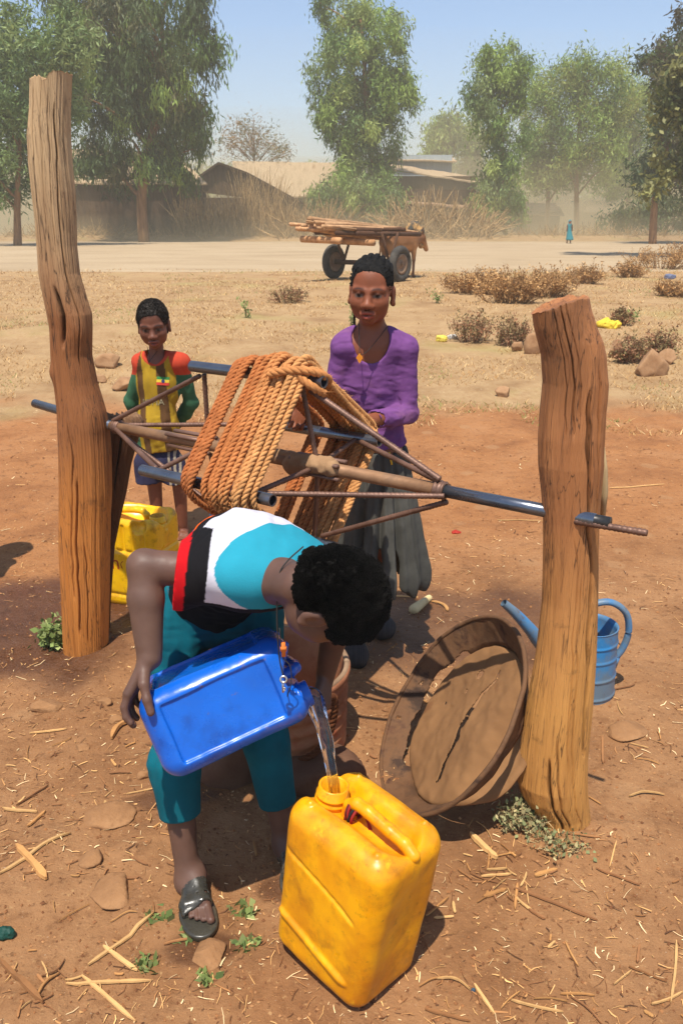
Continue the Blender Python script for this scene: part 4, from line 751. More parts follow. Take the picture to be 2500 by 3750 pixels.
def afro(o, R, s, infl, thr, bump, seed, parent, name='hair', h=.004, lo=-.11, mt=None, dens=0, tilt=(0, -.66, .75), fz=.088, zlo=-.06):
    S = SDF(o-.16*s-infl, o+.16*s+infl, h); S.ell(o+R@(A(0, -.018, .036)*s), A(.0685, .088, .080)*s, R, inf=infl); S.ell(o+R@(A(0, .028, .040)*s), A(.057, .053, .056)*s, R, k=.03, inf=infl*.8)
    S.ell(o+R@(A(0, -.055, -.035)*s), A(.055, .045, .05)*s, R, k=.03, inf=infl*.5)
    nn = R@A(*tilt); S.plane(o+R@(A(*tilt)*(thr-.055)*s), -nn, 'i', .008); S.box(o+R@(A(0, .125, -.030)*s), A(.0565, .10, fz)*s, .046*s, R, 's', .006); S.plane(o+R@A(0, 0, zlo*s), -R[:, 2], 'i', .01)
    for sx in (-1, 1): S.ell(o+R@(A(sx*.080, .0, -.014)*s), A(.034, .034, .040)*s, R, 's', .008)
    if bump: S.noise(bump, 55, seed, o=2); S.noise(bump*.6, 140, seed+3, o=1)
    V, F = S.mesh(); ob = mk(name, V, F, mt or M_hair, parent)
    if dens: curls(V, o, dens, seed, ob, mt)
    return ob
def folds(S, amp, k, d1, d2, seed, region=None):
    """long cloth folds: noise stretched along d1"""
    m = abs(S.v) < .03; i = np.argwhere(m); p = S.lo+i*S.h; a = p@(A(*d1)/np.linalg.norm(d1)); b = p@(A(*d2)/np.linalg.norm(d2)); c_ = p@np.cross(d1, d2)
    n = fbm(a*k*.35, b*k, c_*k*.6, 3, seed); S.v[m] += (amp*(1-2*abs(n))*(1 if region is None else region(p))).astype(np.float32)
# ================ the boy who pours
B = dict(pel=P(785, 2185, 1.88), knR_=P(640, 2790, 1.70), anR_=P(690, 3225, 1.63), knL_=P(972, 2700, 1.80), anL_=P(1045, 3090, 1.745), C=P(885, 2020, 1.72), D=P(1050, 2125, 1.55), shR=P(770, 2095, 1.62), elR=P(528, 2100, 1.745), wrR=P(548, 2400, 1.67), shL=P(1165, 2090, 1.66), elL=P(1222, 2330, 1.84), wrL=P(1190, 2478, 1.86), hd=P(1198, 2195, 1.475))
byl = Mb[:, 1]/BS*np.sign(Mb[2, 1]); bfx = -Mb[:, 0]/BS; B['wrR'] = Ba+byl*.10+bfx*.05; dW = B['wrR'][1]; B['wrR'] = P(548, 2408, dW); B['elR'] = P(528, 2072, dW+.06)
lat = B['shL']-B['shR']; lat /= np.linalg.norm(lat); hipR = B['pel']-lat*.085; hipL = B['pel']+lat*.085
gr = G(690, 3280); bo = thing('person', 'boy with curly black hair bending over in a white and turquoise shirt, tipping a jerrycan', 'person', (B['pel'][0], 1.72, 0))
Hu = A(.93, -.30, .13); Hu /= np.linalg.norm(Hu); Hf = A(-.12, .34, -.93); Hf -= Hu*(Hf@Hu); Hf /= np.linalg.norm(Hf); HR = np.stack([np.cross(Hf, Hu), Hf, Hu], 1)
def sframe(d): d = A(*d)/np.linalg.norm(d); l = lat-d*(lat@d); l /= np.linalg.norm(l); return np.stack([l, np.cross(d, l), d], 1)
def torso(S, inf=0, k=.05, up=True):
    a, b, c = B['pel'], B['C'], B['D']; R1 = sframe(b-a); R2 = sframe(c-b)
    S.ell(a, (.128, .092, .10), R1, k=k, inf=inf); S.ell((a+b)/2, (.118, .082, .13), R1, k=k, inf=inf); S.ell(b+(c-b)*.1, (.130, .085, .13), R2, k=k, inf=inf); S.ell(b+(c-b)*.55, (.125, .072, .10), R2, k=k, inf=inf)
    if up: S.cap(B['shR']+lat*.02, B['shL']-lat*.02, .042, k=.05, inf=inf)
S = SDF((-.62, 1.30, -.02), (.24, 2.06, 1.06), .0036)
torso(S); S.cap(B['D']-A(.02, 0, .0), B['hd']+HR@A(0, -.035, -.05), .047, .043, k=.04); head(S, B['hd'], HR, 1.0)
S.cap(B['shR'], B['elR'], .041, .035, k=.02); S.cap(B['elR'], B['elR']+(B['wrR']-B['elR'])*.35, .035, .037, k=.012); S.cap(B['elR']+(B['wrR']-B['elR'])*.35, B['wrR'], .038, .027, k=.012)
S.cap(B['shL'], B['elL'], .040, .033, k=.02); S.cap(B['elL'], B['wrL'], .034, .024, k=.012)
hand(S, B['wrR'], P(492, 2530, dW-.02)-B['wrR'], Bu*.9+bfx*.2, 1, .172, (.15, .45, .55), th=((.55, .55, .40), (.70, .28, .62), (.72, .10, .66)), pr=1.08)
hand(S, B['wrL'], P(1175, 2560, 1.80)-B['wrL'], A(-.6, -.3, -.5), 1, .15, (.5, 1.1, .8), pr=1.1)
for hip, kn, an in ((hipR, B['knR_'], B['anR_']), (hipL, B['knL_'], B['anL_'])):
    S.cap(hip, kn, .070, .046, k=.03); S.cap(kn, kn+(an-kn)*.35, .042, .038, k=.015); S.cap(kn+(an-kn)*.35, an, .038, .027, k=.02)
hl1, te1 = A(-.385, 1.675, .018), A(-.335, 1.500, .018); hl2, te2 = A(-.150, 1.775, .012), A(-.100, 1.60, .012)
foot(S, hl1, te1, 1, wm=1.25); foot(S, hl2, te2, -1, wm=1.25); S.cap(B['anR_'], hl1+(te1-hl1)*.22+A(0, 0, .03), .031, .03, k=.03); S.cap(B['anL_'], hl2+(te2-hl2)*.22+A(0, 0, .03), .031, .03, k=.03)
S.noise(.0012, 30, 4); V, F = S.mesh(); SK = A(*lin(96, 66, 52))*.92; c = skin_cols(V, SK, B['hd'], HR)
dusty = np.clip(1-np.minimum(segdist(V, B['elR'], B['wrR']), segdist(V, B['knR_'], B['anR_']))/.09, 0, 1)[:, None]*.5*(.7+.6*fbm(V[:, 0]*20, V[:, 1]*20, V[:, 2]*20, 3, 9))[:, None]; c = c*(1-dusty)+A(*lin(126, 98, 82))*.9*dusty
nail = lambda p, r_: np.exp(-(np.linalg.norm(V-p, axis=1)/r_)**4)
mk('body', V, F, M_skin, bo, True, c)
afro(B['hd'], HR, 1.0, .008, .036, .0045, 3, bo, h=.003, dens=16000, zlo=-.034)
# shirt
S = SDF((-.50, 1.42, .55), (.10, 2.04, 1.10), .0036); torso(S, .019); e = B['shR']+(B['elR']-B['shR'])*.50; S.cap(B['shR']+lat*.02, e, .058, .064, k=.03); S.cap(B['shR']+A(0, 0, -.02), e+A(0, -.005, -.035), .050, .058, k=.03); e2 = B['shL']+(B['elL']-B['shL'])*.5; S.cap(B['shL'], e2, .056, .06, k=.03)
dR = (B['elR']-B['shR'])/np.linalg.norm(B['elR']-B['shR']); 
S.ell(B['D']+(B['hd']-B['D'])*.55+A(0, -.03, -.02), (.085, .085, .085), None, 's', .008)
dn = B['pel']-B['C']; dn /= np.linalg.norm(dn); pc = B['pel']+dn*.035; cut = S.v.copy(); S.plane(pc, dn)
# sleeve ends
S.op(lambda X, Y, Z: np.where(((X-e[0])*dR[0]+(Y-e[1])*dR[1]+(Z-e[2])*dR[2]) > 0, (X-e[0])*dR[0]+(Y-e[1])*dR[1]+(Z-e[2])*dR[2], -1)+0*X, e-.09, e+.09, 'i', 0)
folds(S, .008, 15, tuple(B['D']-B['pel']+lat*.25), tuple(lat), 4, lambda p: sstep(1.50, 1.66, p[:, 1])); folds(S, .004, 24, tuple(lat), tuple(B['D']-B['pel']), 14, lambda p: sstep(1.50, 1.64, p[:, 1])); S.noise(.0035, 14, 8); V, F = S.mesh()
ax1 = (B['D']-B['pel']); Lx = np.linalg.norm(ax1); ax1 /= Lx; sS = (V-B['pel'])@ax1/Lx; lt = (V-B['pel'])@lat
sT = sS+2.2*np.maximum(0, -lt-.04)+.5*np.maximum(0, lt-.02); sS = sS+1.5*lt
TEAL, BLU, ORA, BLK, WHT, TUR, RED = lin(30, 120, 136), lin(44, 34, 140), lin(240, 96, 16), lin(22, 20, 22), lin(208, 203, 209), lin(42, 146, 166), lin(196, 18, 26)
SB = [(-.9, TEAL), (.34, BLU), (.42, ORA), (.54, BLK), (.62, WHT)]
c = np.tile(A(*TEAL), (len(V), 1))
for s0, cl in SB: c[sS+.02*vnoise(V[:, 0]*9, V[:, 1]*9, V[:, 2]*9, 2) > s0] = cl
c[sT+.015*vnoise(V[:, 0]*7, V[:, 1]*7, V[:, 2]*7, 5) > .92] = TUR
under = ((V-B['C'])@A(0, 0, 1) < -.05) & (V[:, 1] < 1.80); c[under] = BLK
sl_t = (V-B['shR'])@dR; ds = segdist(V, B['shR'], e); msk = (ds < .095) & (sl_t > .004); c[msk] = BLK; c[msk & (sl_t > np.linalg.norm(e-B['shR'])-.022)] = RED
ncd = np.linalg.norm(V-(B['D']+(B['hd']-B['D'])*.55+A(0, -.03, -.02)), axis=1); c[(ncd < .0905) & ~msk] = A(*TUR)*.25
slL = segdist(V, B['shL']+(B['elL']-B['shL'])*.2, e2) < .075; c[slL] = BLK
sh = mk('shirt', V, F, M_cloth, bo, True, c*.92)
# trousers
M_teal = cloth('teal cotton', attr=False, stops=[(.3, lin(4, 72, 82)), (.7, lin(8, 94, 106))])
S = SDF((-.58, 1.50, .10), (.02, 2.10, .86), .004); S.ell(B['pel']+A(0, 0, -.02), (.138, .105, .11), sframe(A(0, 0, 1)), k=.04); HM = []
for hip, kn, an, hem in ((hipR-lat*.01, B['knR_'], B['anR_'], P(655, 2990, 1.66)), (hipL+lat*.01, B['knL_'], B['anL_'], P(1000, 2935, 1.775))):
    dd = an-kn; dd /= np.linalg.norm(dd); tl = (hem-kn)@dd; en = kn+dd*(tl+.03); S.cap(hip, kn, .090, .062, k=.05); S.cap(kn, en, .062, .048, k=.03); HM.append((kn+dd*tl, dd))
folds(S, .012, 14, (.3, .2, 1), (1, .3, 0), 7, lambda p: sstep(.26, .40, p[:, 2])); folds(S, .006, 20, (1, 0, .2), (0, 0, 1), 17, lambda p: sstep(.27, .40, p[:, 2])); S.noise(.003, 10, 9)
for pe, dd in HM: S.box(pe+dd*.12, (.14, .14, .12), .001, frame(dd), 's', .003); S.cap(pe-dd*.03, pe+dd*.03, .040, .043, mode='s', k=.004)
V, F = S.mesh(); tr = mk('trousers', V, F, M_teal, bo, True)
# sandals
M_rub = mat('wet dark rubber', [(.3, lin(44, 42, 36)), (.7, lin(66, 62, 52))], scale=14, rough=.30, bump=.2, bscale=60, spec=.5, dirt=[(10, lin(104, 86, 64), .55, .68, .7)], rvar=.15)
def sandal(hl, te, side, parent):
    d = te-hl; L = np.linalg.norm(d); d /= L; sd = np.cross(A(0, 0, 1), d)*side; R = np.stack([d, sd, A(0, 0, 1)], 1)
    S = SDF(hl+(te-hl)/2-.17, hl+(te-hl)/2+.17, .0032)
    for a, b, r_ in ((.10, 0, .062), (.35, -.01, .058), (.62, -.01, .082), (.80, .0, .084), (.93, .025, .066)): S.cap(hl+d*L*a+sd*L*b+A(0, 0, -.006), hl+d*L*(a+.06)+sd*L*b+A(0, 0, -.006), r_*L*2.75, k=.02)
    S.plane(A(0, 0, .017), (0, 0, 1)); S.plane(A(0, 0, -.006), (0, 0, -1)); V, F = S.mesh(); o = mk('sandal', V, F, M_rub, parent)
    S = SDF(hl+(te-hl)/2-.17, hl+(te-hl)/2+.17, .003); foot(S, hl, te, side, wm=1.25); S.v -= .0045; g = S.v.copy(); S.v += .0045; S.v = np.maximum(g, -(S.v-.0005))
    S.plane(hl+d*L*.38, -d, k=.002); S.plane(hl+d*L*.78+sd*L*.0, d+sd*.25, k=.002); S.plane(A(0, 0, .014), (0, 0, -1), k=.002); S.box(hl+d*L*.62+sd*.085*L+A(0, 0, .1*L), (.016*L, .075*L, .1*L), .003, R, 's', .003)
    V, F = S.mesh(); mk('strap', V, F, M_rub, o)
sandal(hl1, te1, 1, bo); sandal(hl2, te2, -1, bo)
# neck cord with key and wooden cross
m = MB(); c0 = B['D']+A(-.005, -.045, .035); pts = [B['D']+A(.03, .03, .062), c0, P(1040, 2330, 1.50), P(1018, 2450, 1.50), P(1032, 2455, 1.50)]
cd = MB(); cd.tube(curve([B['D']+A(.035, .0, .075), P(1052, 2055, 1.50), P(1022, 2110, 1.485), P(1014, 2250, 1.49), P(1022, 2400, 1.50), P(1037, 2475, 1.50)], 50), .0016, 6); cd.tube(curve([P(1024, 2300, 1.495), P(1034, 2400, 1.50), P(1062, 2440, 1.50), P(1066, 2500, 1.505), P(1052, 2550, 1.51)], 30), .0013, 6); cord = cd.build('neck_cord', mat('dark cord', [(.02, .018, .016), (.05, .045, .04)], rough=.8, bump=0), bo)
m = MB(); kc = P(1038, 2488, 1.497); m.lathe([(.0045, -.001), (.0085, -.001), (.0085, .001), (.0045, .001), (.0045, -.001)], kc, frame((0, -1, .3)), 24); m.box(P(1036, 2515, 1.497), (.0022, .001, .014)); m.box(P(1041, 2520, 1.4968), (.003, .001, .002)); m.box(P(1041, 2528, 1.4968), (.0025, .001, .0015)); m.build('key', mat('nickel key', [(.5, .48, .44), (.6, .58, .54)], rough=.35, metal=.9, bump=0), cord)
m = MB(); kc = P(1038, 2378, 1.50); m.box(kc, (.0042, .003, .016)); m.box(kc+A(0, -.001, .002), (.0065, .003, .005)); m.build('wooden_cross', mat('orange wood', [lin(196, 104, 40), lin(214, 124, 52)], bump=.2), cord)
# ================ the girl
gi_d = 2.83; W = dict(hd=P(1360, 1074, 2.78), nb=P(1362, 1216, 2.82), ch=P(1362, 1390, 2.83), wa=P(1368, 1590, 2.84), pe=P(1372, 1720, 2.85), sR=P(1262, 1266, 2.80), sL=P(1482, 1276, 2.82), eR=P(1214, 1455, 2.80), wR=wp(.655, 1)+A(.015, .03, .085), eL=P(1492, 1515, 2.80), wL=P(1335, 1545, 2.62))
gi = thing('person', 'girl with braided hair standing in a purple long sleeved top and long grey skirt', 'person', (.1, 2.84, 0))
gf = A(-.17, -.97, -.005); gu = A(.03, -.03, 1); gu /= np.linalg.norm(gu); gf -= gu*(gf@gu); gf /= np.linalg.norm(gf); GR = np.stack([np.cross(gf, gu), gf, gu], 1)
S = SDF((-.26, 2.50, -.02), (.36, 3.02, 1.62), .0036); bR = frame((0, 0, 1), (1, .08, 0)); hs = 1.0
head(S, W['hd'], GR, hs); S.cap(W['nb']+A(0, .01, -.02), W['hd']+GR@A(0, -.022, -.055), .043, .040, k=.03); S.ell(W['ch'], (.110, .074, .155), bR, k=.04); S.ell(W['wa'], (.096, .070, .12), bR, k=.05); S.ell(W['pe'], (.118, .085, .12), bR, k=.05); S.cap(W['sR']+A(.015, 0, -.014), W['sL']+A(-.015, 0, -.014), .032, k=.05); S.cap(W['nb']-A(.05, 0, .03), W['nb']+A(.05, 0, -.03), .036, k=.05)
for s_, e_, w_ in ((W['sR'], W['eR'], W['wR']), (W['sL'], W['eL'], W['wL'])): S.cap(s_+A(0, 0, -.016), e_, .031, .029, k=.02); S.cap(e_, w_, .031, .022, k=.01)
hand(S, W['wR'], wp(.655, 1)-W['wR']+A(-.0, -.025, 0), A(-.1, .25, -.1)*-1, 1, .155, (.35, 1.0, .9), pr=1.05)
hand(S, W['wL'], P(1240, 1570, 2.60)-W['wL'], A(-.1, -.3, -1), -1, .15, (.3, .5, .5), pr=1.05)
fR, fL = G(1308, 2420), G(1392, 2320); fR[2] = fL[2] = .008
for hx, ft, t_ in ((-.06, fR, -.02), (.06, fL, .03)):
    kn = A((W['pe'][0]+hx+ft[0])/2, (2.84+ft[1]+.1)/2, .42); an = A(ft[0], ft[1]+.10, .08); S.cap(W['pe']+A(hx, 0, -.04), kn, .065, .045, k=.03); S.cap(kn, an, .043, .030, k=.02); S.cap(an, A(ft[0], ft[1]+.10, .04), .030, .032, k=.02); foot(S, A(ft[0], ft[1]+.135, .012), A(ft[0]+t_*.5, ft[1]-.055, .012), 1 if hx < 0 else -1)
S.noise(.0009, 30, 4); V, F = S.mesh(); SKG = A(*lin(142, 78, 46))*.86
mk('body', V, F, M_skin, gi, True, skin_cols(V, SKG, W['hd'], GR, hs))
# hair: cornrows and thin braids
S = SDF(W['hd']-.15, W['hd']+.15, .0028); o = W['hd']; w2 = lambda *p: o+GR@(A(*p)*hs)
S.ell(w2(0, -.018, .036), A(.0685, .088, .080)*hs, GR, inf=.0012); S.ell(w2(0, .028, .040), A(.057, .053, .056)*hs, GR, k=.03, inf=.0006); tl = A(0, -.66, .75); S.plane(w2(*(tl*-.026)), -(GR@tl), 'i', .004); S.box(w2(0, .125, -.030), A(.0575, .10, .103)*hs, .046, GR, 's', .003); S.plane(w2(0, 0, -.06), -GR[:, 2])
for sx in (-1, 1): S.ell(w2(sx*.080, .0, -.014), A(.034, .034, .040)*hs, GR, 's', .006)
Rc = A(.0695, .0895, .0812)
for q in np.linspace(-1.2, 1.2, 8):
    L_ = []
    for t_ in np.linspace(.86 if abs(q) < .9 else 1.0, 2.9, 26):
        x = math.sin(q)*(.85+.15*math.cos(t_)); r_ = math.sqrt(max(0, 1-x*x)); L_.append(w2(x*Rc[0]*(1-.35*max(0, t_-1.8)), math.cos(t_)*r_*Rc[1]-.018, math.sin(t_)*r_*Rc[2]+.036))
    for i_, (a, b) in enumerate(zip(L_[:-1], L_[1:])): S.cap(a, b, .0074+.0022*(i_ % 2), k=.0005)
S.noise(.001, 120, 5); V, F = S.mesh(); hg = mk('hair', V, F, M_hair, gi); q_ = (V-W['hd'])@GR; curls(V[(q_[:, 1] > .005) & (q_[:, 1] < .075) & (q_[:, 2] < .085)], W['hd'], 260, 6, hg, None, .0022, .0009)
for bx, by, ln in ((.058, -.035, .065),):
    m = MB(); p = curve([w2(bx, by, -.045), w2(bx*1.03, by, -.075), w2(bx*1.02, by-.004, -.045-ln)], 40); m.tube(p, .0050*(1+.22*np.sin(np.arange(40)*1.5))*np.linspace(1, .8, 40), 8); m.build('braid', M_hair, hg)
# top
S = SDF((-.20, 2.45, .70), (.36, 3.02, 1.42), .0036); S.ell(W['ch'], (.112, .076, .16), bR, k=.04, inf=.008); S.ell(W['wa'], (.098, .072, .12), bR, k=.05, inf=.009); S.ell(W['pe']+A(0, 0, .05), (.112, .08, .12), bR, k=.05, inf=.008); S.cap(W['nb']*.7+W['sR']*.3+A(0, .012, -.018), W['sR'], .036, .040, k=.03); S.cap(W['nb']*.7+W['sL']*.3+A(0, .012, -.018), W['sL'], .036, .040, k=.03); S.cap(W['sR']+A(.015, 0, -.008), W['sL']+A(-.015, 0, -.008), .036, k=.05, inf=.008); S.cap(W['nb']-A(.05, 0, .03), W['nb']+A(.05, 0, -.03), .036, k=.05, inf=.008)
S.plane(P(1370, 1655, 2.77), (0.06, 0, -1))
nk = SDF.ell
S.ell(W['nb']+A(-.005, -.055, -.010), (.062, .07, .085), None, 's', .006); S.ell(W['nb']+A(0, 0, .05), (.056, .06, .075), None, 's', .006); S.cap(W['nb']+A(-.005, -.08, -.03), W['nb']+A(-.012, -.10, -.085), .045, .022, mode='s', k=.01)
for s_, e_, w_, cut_ in ((W['sR'], W['eR'], W['wR'], .88), (W['sL'], W['eL'], W['wL'], .80)):
    S.cap(s_+A(0, 0, -.010), e_, .043, .041, k=.02); en = e_+(w_-e_)*cut_; S.cap(e_, en, .042, .034, k=.012)
folds(S, .0042, 30, (1, .2, -.25), (.2, 0, 1), 12, lambda p: .35+.9*sstep(1.22, .95, p[:, 2])); folds(S, .0022, 34, (1, 0, .4), (0, 1, 1), 15); S.noise(.0025, 14, 3)
for e_, w_, cut_ in ((W['eR'], W['wR'], .88), (W['eL'], W['wL'], .80)): en = e_+(w_-e_)*cut_; dd = (w_-e_)/np.linalg.norm(w_-e_); S.box(en+dd*.05, (.05, .05, .05), .001, frame(dd), 's', .002); S.cap(en-dd*.02, en+dd*.03, .027, .029, mode='s', k=.003)
V, F = S.mesh()
M_purple = cloth('faded purple jersey', attr=False, stops=[(.3, lin(102, 60, 108)), (.55, lin(118, 72, 126)), (.8, lin(128, 80, 118))], dirt=[(6, lin(148, 98, 124), .55, .72, .6)])
mk('long_sleeved_top', V, F, M_purple, gi)
# skirt
S = SDF((-.12, 2.60, .1), (.38, 3.06, 1.0), .004); a = W['pe']+A(0, 0, .06); hem = P(1392, 2112, 2.84)
for k_ in range(9):
    t_ = k_/8; c_ = a*(1-t_)+hem*t_; S.ell(c_, (.112+.052*t_, .09+.05*t_, .085), None, k=.05)
S.plane(a+A(0, 0, .02), (0, 0, 1)); S.plane(A(0, 0, hem[2]+.01), (-.10, 0, -1))
m_ = abs(S.v) < .04; i_ = np.argwhere(m_); p_ = S.lo+i_*S.h; an_ = np.arctan2(p_[:, 1]-2.84, p_[:, 0]-hem[0]); tz = sstep(.85, .3, p_[:, 2]); S.v[m_] += ((.004+.014*tz)*(np.sin(an_*11+1.5*fbm(p_[:, 2]*3, 0, 0, 2, 2))+.5*np.sin(an_*23+2))).astype(np.float32)
S.cap(A(hem[0], 2.84, .1), A(hem[0], 2.84, hem[2]+.08), .13, .12, mode='s', k=.01); S.noise(.003, 16, 2); V, F = S.mesh()
M_grey = cloth('grey cotton skirt', attr=False, stops=[(.3, lin(64, 63, 58)), (.7, lin(86, 84, 78))], dirt=[(8, lin(122, 106, 86), .58, .75, .4)])
skt = mk('skirt', V, F, M_grey, gi); m = MB(); q = P(1428, 1675, 2.745); m.tube([q+A(-.004, 0, .018), q, q+A(.006, -.002, -.026)], .003, 8); m.build('yellow_tab', mat('yellow tape', [lin(226, 180, 30), lin(236, 190, 40)], bump=0), skt)
# shoes
M_shoe = mat('ribbed charcoal shoe', [(.3, lin(34, 31, 29)), (.7, lin(54, 49, 46))], scale=8, rough=.85, bump=.2, bscale=60, attr=True)
for ft, t_, sd in ((fR, -.02, 1), (fL, .03, -1)):
    S = SDF(ft+A(-.1, -.14, -.02), ft+A(.1, .2, .14), .003); hl, te = A(ft[0], ft[1]+.135, .012), A(ft[0]+t_*.5, ft[1]-.055, .012); foot(S, hl, te, sd); S.ell((te*.72+hl*.28)+A(0, 0, .012), (.047, .068, .034), None, k=.03); S.v -= .004; S.plane(A(0, 0, .062), (0, 0, 1)); S.ell((hl+te)/2+A(0, .03, .085), (.030, .062, .05), None, 's', .004); S.plane(A(0, 0, .0), (0, 0, -1)); V, F = S.mesh(); rib = 1+.9*np.clip(np.sin((V[:, 0]-ft[0])*900), 0, 1)*(V[:, 1] < ft[1]+.03)*sstep(.012, .03, V[:, 2]); mk('shoe', V, F, M_shoe, gi, True, np.stack([rib*1.0, rib*.98, rib], 1))
# necklace
m = MB(); pc = P(1316, 1312, 2.705); m.tube(curve([W['nb']+A(-.045, -.02, .03), P(1315, 1240, 2.735), pc+A(0, 0, .012)], 20), .0011, 5); m.tube(curve([W['nb']+A(.05, -.02, .02), P(1372, 1255, 2.735), P(1338, 1292, 2.71), pc+A(0, 0, .012)], 20), .0011, 5); nk_ = m.build('necklace', mat('dark thread', [(.02, .018, .016), (.04, .035, .03)], bump=0), gi)
m = MB(); q = [(0, .017), (.004, .011), (.009, .006), (.011, 0), (.007, -.004), (.005, -.010), (0, -.017), (-.005, -.010), (-.007, -.004), (-.011, 0), (-.009, .006), (-.004, .011)]; Vq = np.array([[x, s_*.002, z] for s_ in (-1, 1) for x, z in q])+pc; m.add(Vq, [np.arange(12)[None], np.arange(12)[None, ::-1]+12]+[np.array([[i, (i+1) % 12, 12+(i+1) % 12, 12+i]]) for i in range(12)]); m.build('cross_pendant', mat('orange pendant', [lin(206, 122, 30), lin(226, 146, 44)], bump=.2), nk_, False)
# ================ the standing boy
K = 4.1; Y_ = dict(hd=P(563, 1192, 4.06), nb=P(572, 1290, 4.10), ch=P(578, 1420, 4.10), be=P(575, 1560, 4.08), pe=P(585, 1680, 4.10), sR=P(517, 1322, 4.10), sL=P(664, 1322, 4.10), eR=P(484, 1470, 4.16), wR=P(520, 1560, 4.24), eL=P(700, 1475, 4.16), wL=P(640, 1565, 4.25))
kb = thing('person', 'small boy standing with hands behind his back in a yellow, green and red striped shirt', 'person', (Y_['pe'][0], 4.1, 0))
kf = A(.10, -1, -.17); kf /= np.linalg.norm(kf); ku = A(-.05, -.12, 1); ku -= kf*(ku@kf); ku /= np.linalg.norm(ku); KR = np.stack([np.cross(kf, ku), kf, ku], 1); ks = 1.02
S = SDF((-1.25, 3.80, -.02), (-.65, 4.45, 1.40), .0042); I3 = np.eye(3)
head(S, Y_['hd'], KR, ks); S.cap(Y_['nb']+A(0, 0, -.03), Y_['hd']+KR@A(0, -.02, -.06), .036, .034, k=.03); S.ell(Y_['ch'], (.10, .07, .14), None, k=.04); S.ell(Y_['be'], (.098, .08, .12), None, k=.05); S.ell(Y_['pe'], (.10, .075, .10), None, k=.05); S.cap(Y_['sR']+A(.015, 0, -.016), Y_['sL']+A(-.015, 0, -.016), .028, k=.05)
for s_, e_, w_ in ((Y_['sR'], Y_['eR'], Y_['wR']), (Y_['sL'], Y_['eL'], Y_['wL'])): S.cap(s_+A(0, 0, -.016), e_, .028, .026, k=.02); S.cap(e_, w_, .028, .020, k=.01); hand(S, w_, A(.1 if w_ is Y_['wR'] else -.1, .05, -.3), A(0, -1, 0), 1 if w_ is Y_['wR'] else -1, .13)
for sx in (-1, 1):
    ft = A(Y_['pe'][0]+sx*.065+.03, 4.1, 0); ft[2] = float(gz(ft[0], 4.1)); kn = A(ft[0], 4.09, .33); S.cap(Y_['pe']+A(sx*.05, 0, -.03), kn, .058, .042, k=.03); S.cap(kn, ft+A(0, 0, .06), .040, .027, k=.02); foot(S, ft+A(0, .06, .002), ft+A(sx*.015, -.10, .002), -sx)
V, F = S.mesh(); SKB = A(*lin(122, 72, 50))*.88; mk('body', V, F, M_skin, kb, True, skin_cols(V, SKB, Y_['hd'], KR, ks))
afro(Y_['hd'], KR, ks, .0030, .024, .0026, 9, kb, h=.0035, mt=mat('short hair', [(.3, (.016, .012, .010)), (.7, (.045, .034, .026))], scale=40, rough=.7, bump=.6, bscale=200), fz=.096, dens=5000)
S = SDF((-1.28, 3.85, .40), (-.62, 4.40, 1.12), .0042); S.ell(Y_['ch'], (.10, .07, .14), None, k=.04, inf=.012); S.ell(Y_['be'], (.105, .088, .13), None, k=.05, inf=.012); S.ell(Y_['pe']+A(0, 0, .03), (.112, .092, .11), None, k=.05, inf=.012); S.cap(Y_['nb']*.75+Y_['sR']*.25+A(0, .005, -.012), Y_['sR'], .036, .036, k=.03); S.cap(Y_['nb']*.75+Y_['sL']*.25+A(0, .005, -.012), Y_['sL'], .036, .036, k=.03); S.cap(Y_['sR']+A(.012, 0, -.008), Y_['sL']+A(-.012, 0, -.008), .033, k=.05, inf=.008); S.plane(P(575, 1662, 4.02), (0.05, 0, -1)); S.ell(Y_['nb']+A(0, -.035, .01), (.052, .06, .055), None, 's', .006)
for s_, e_, w_ in ((Y_['sR'], Y_['eR'], Y_['wR']), (Y_['sL'], Y_['eL'], Y_['wL'])): S.cap(s_+A(0, 0, -.014), e_, .037, .043, k=.03); S.cap(e_, e_+(w_-e_)*.85, .046, .036, k=.012)
folds(S, .006, 18, (.3, 0, 1), (1, 0, .1), 5); folds(S, .005, 20, (1, 0, .6), (0, 1, 1), 6, lambda p: sstep(.85, .6, p[:, 2])); S.noise(.003, 12, 3); V, F = S.mesh(); x = V[:, 0]-Y_['ch'][0]; z = V[:, 2]; YL, BR, GN, RD = lin(188, 150, 42), lin(104, 72, 42), lin(62, 104, 74), lin(196, 70, 46)
xx = x+.018*(z-1.0)/.3+.01*fbm(z*4, 0, 0, 2, 3); c = np.tile(A(*YL), (len(V), 1)); 
for b0, b1 in ((-.095, -.062), (.008, .052)): c[(xx > b0) & (xx < b1)] = BR
c = c*(.82+.3*fbm(V[:, 0]*9, V[:, 1]*9, V[:, 2]*9, 4, 7))[:, None]+0
side = (abs(x-.005) > .112-.02*sstep(.75, .5, z)) | (V[:, 1] > 4.135); c[side] = GN
for s_, e_ in ((Y_['sR'], Y_['eR']), (Y_['sL'], Y_['eL'])):
    ds = segdist(V, s_, e_); sgn = np.sign(s_[0]-Y_['ch'][0]); mm = (x*sgn > .062+.25*np.clip(1.0-z, -.05, 1)) & (z > .865); c[mm] = RD
    mm = (ds < .07) & (z <= .865) & (x*sgn > .10); c[mm] = GN
col_ = (np.linalg.norm((V-(Y_['nb']+A(0, -.035, .01)))/A(.068, .075, .072), axis=1) < 1) & (V[:, 1] < 4.1); c[col_] = RD
ks_ = mk('shirt', V, F, M_cloth, kb, True, c*.9)
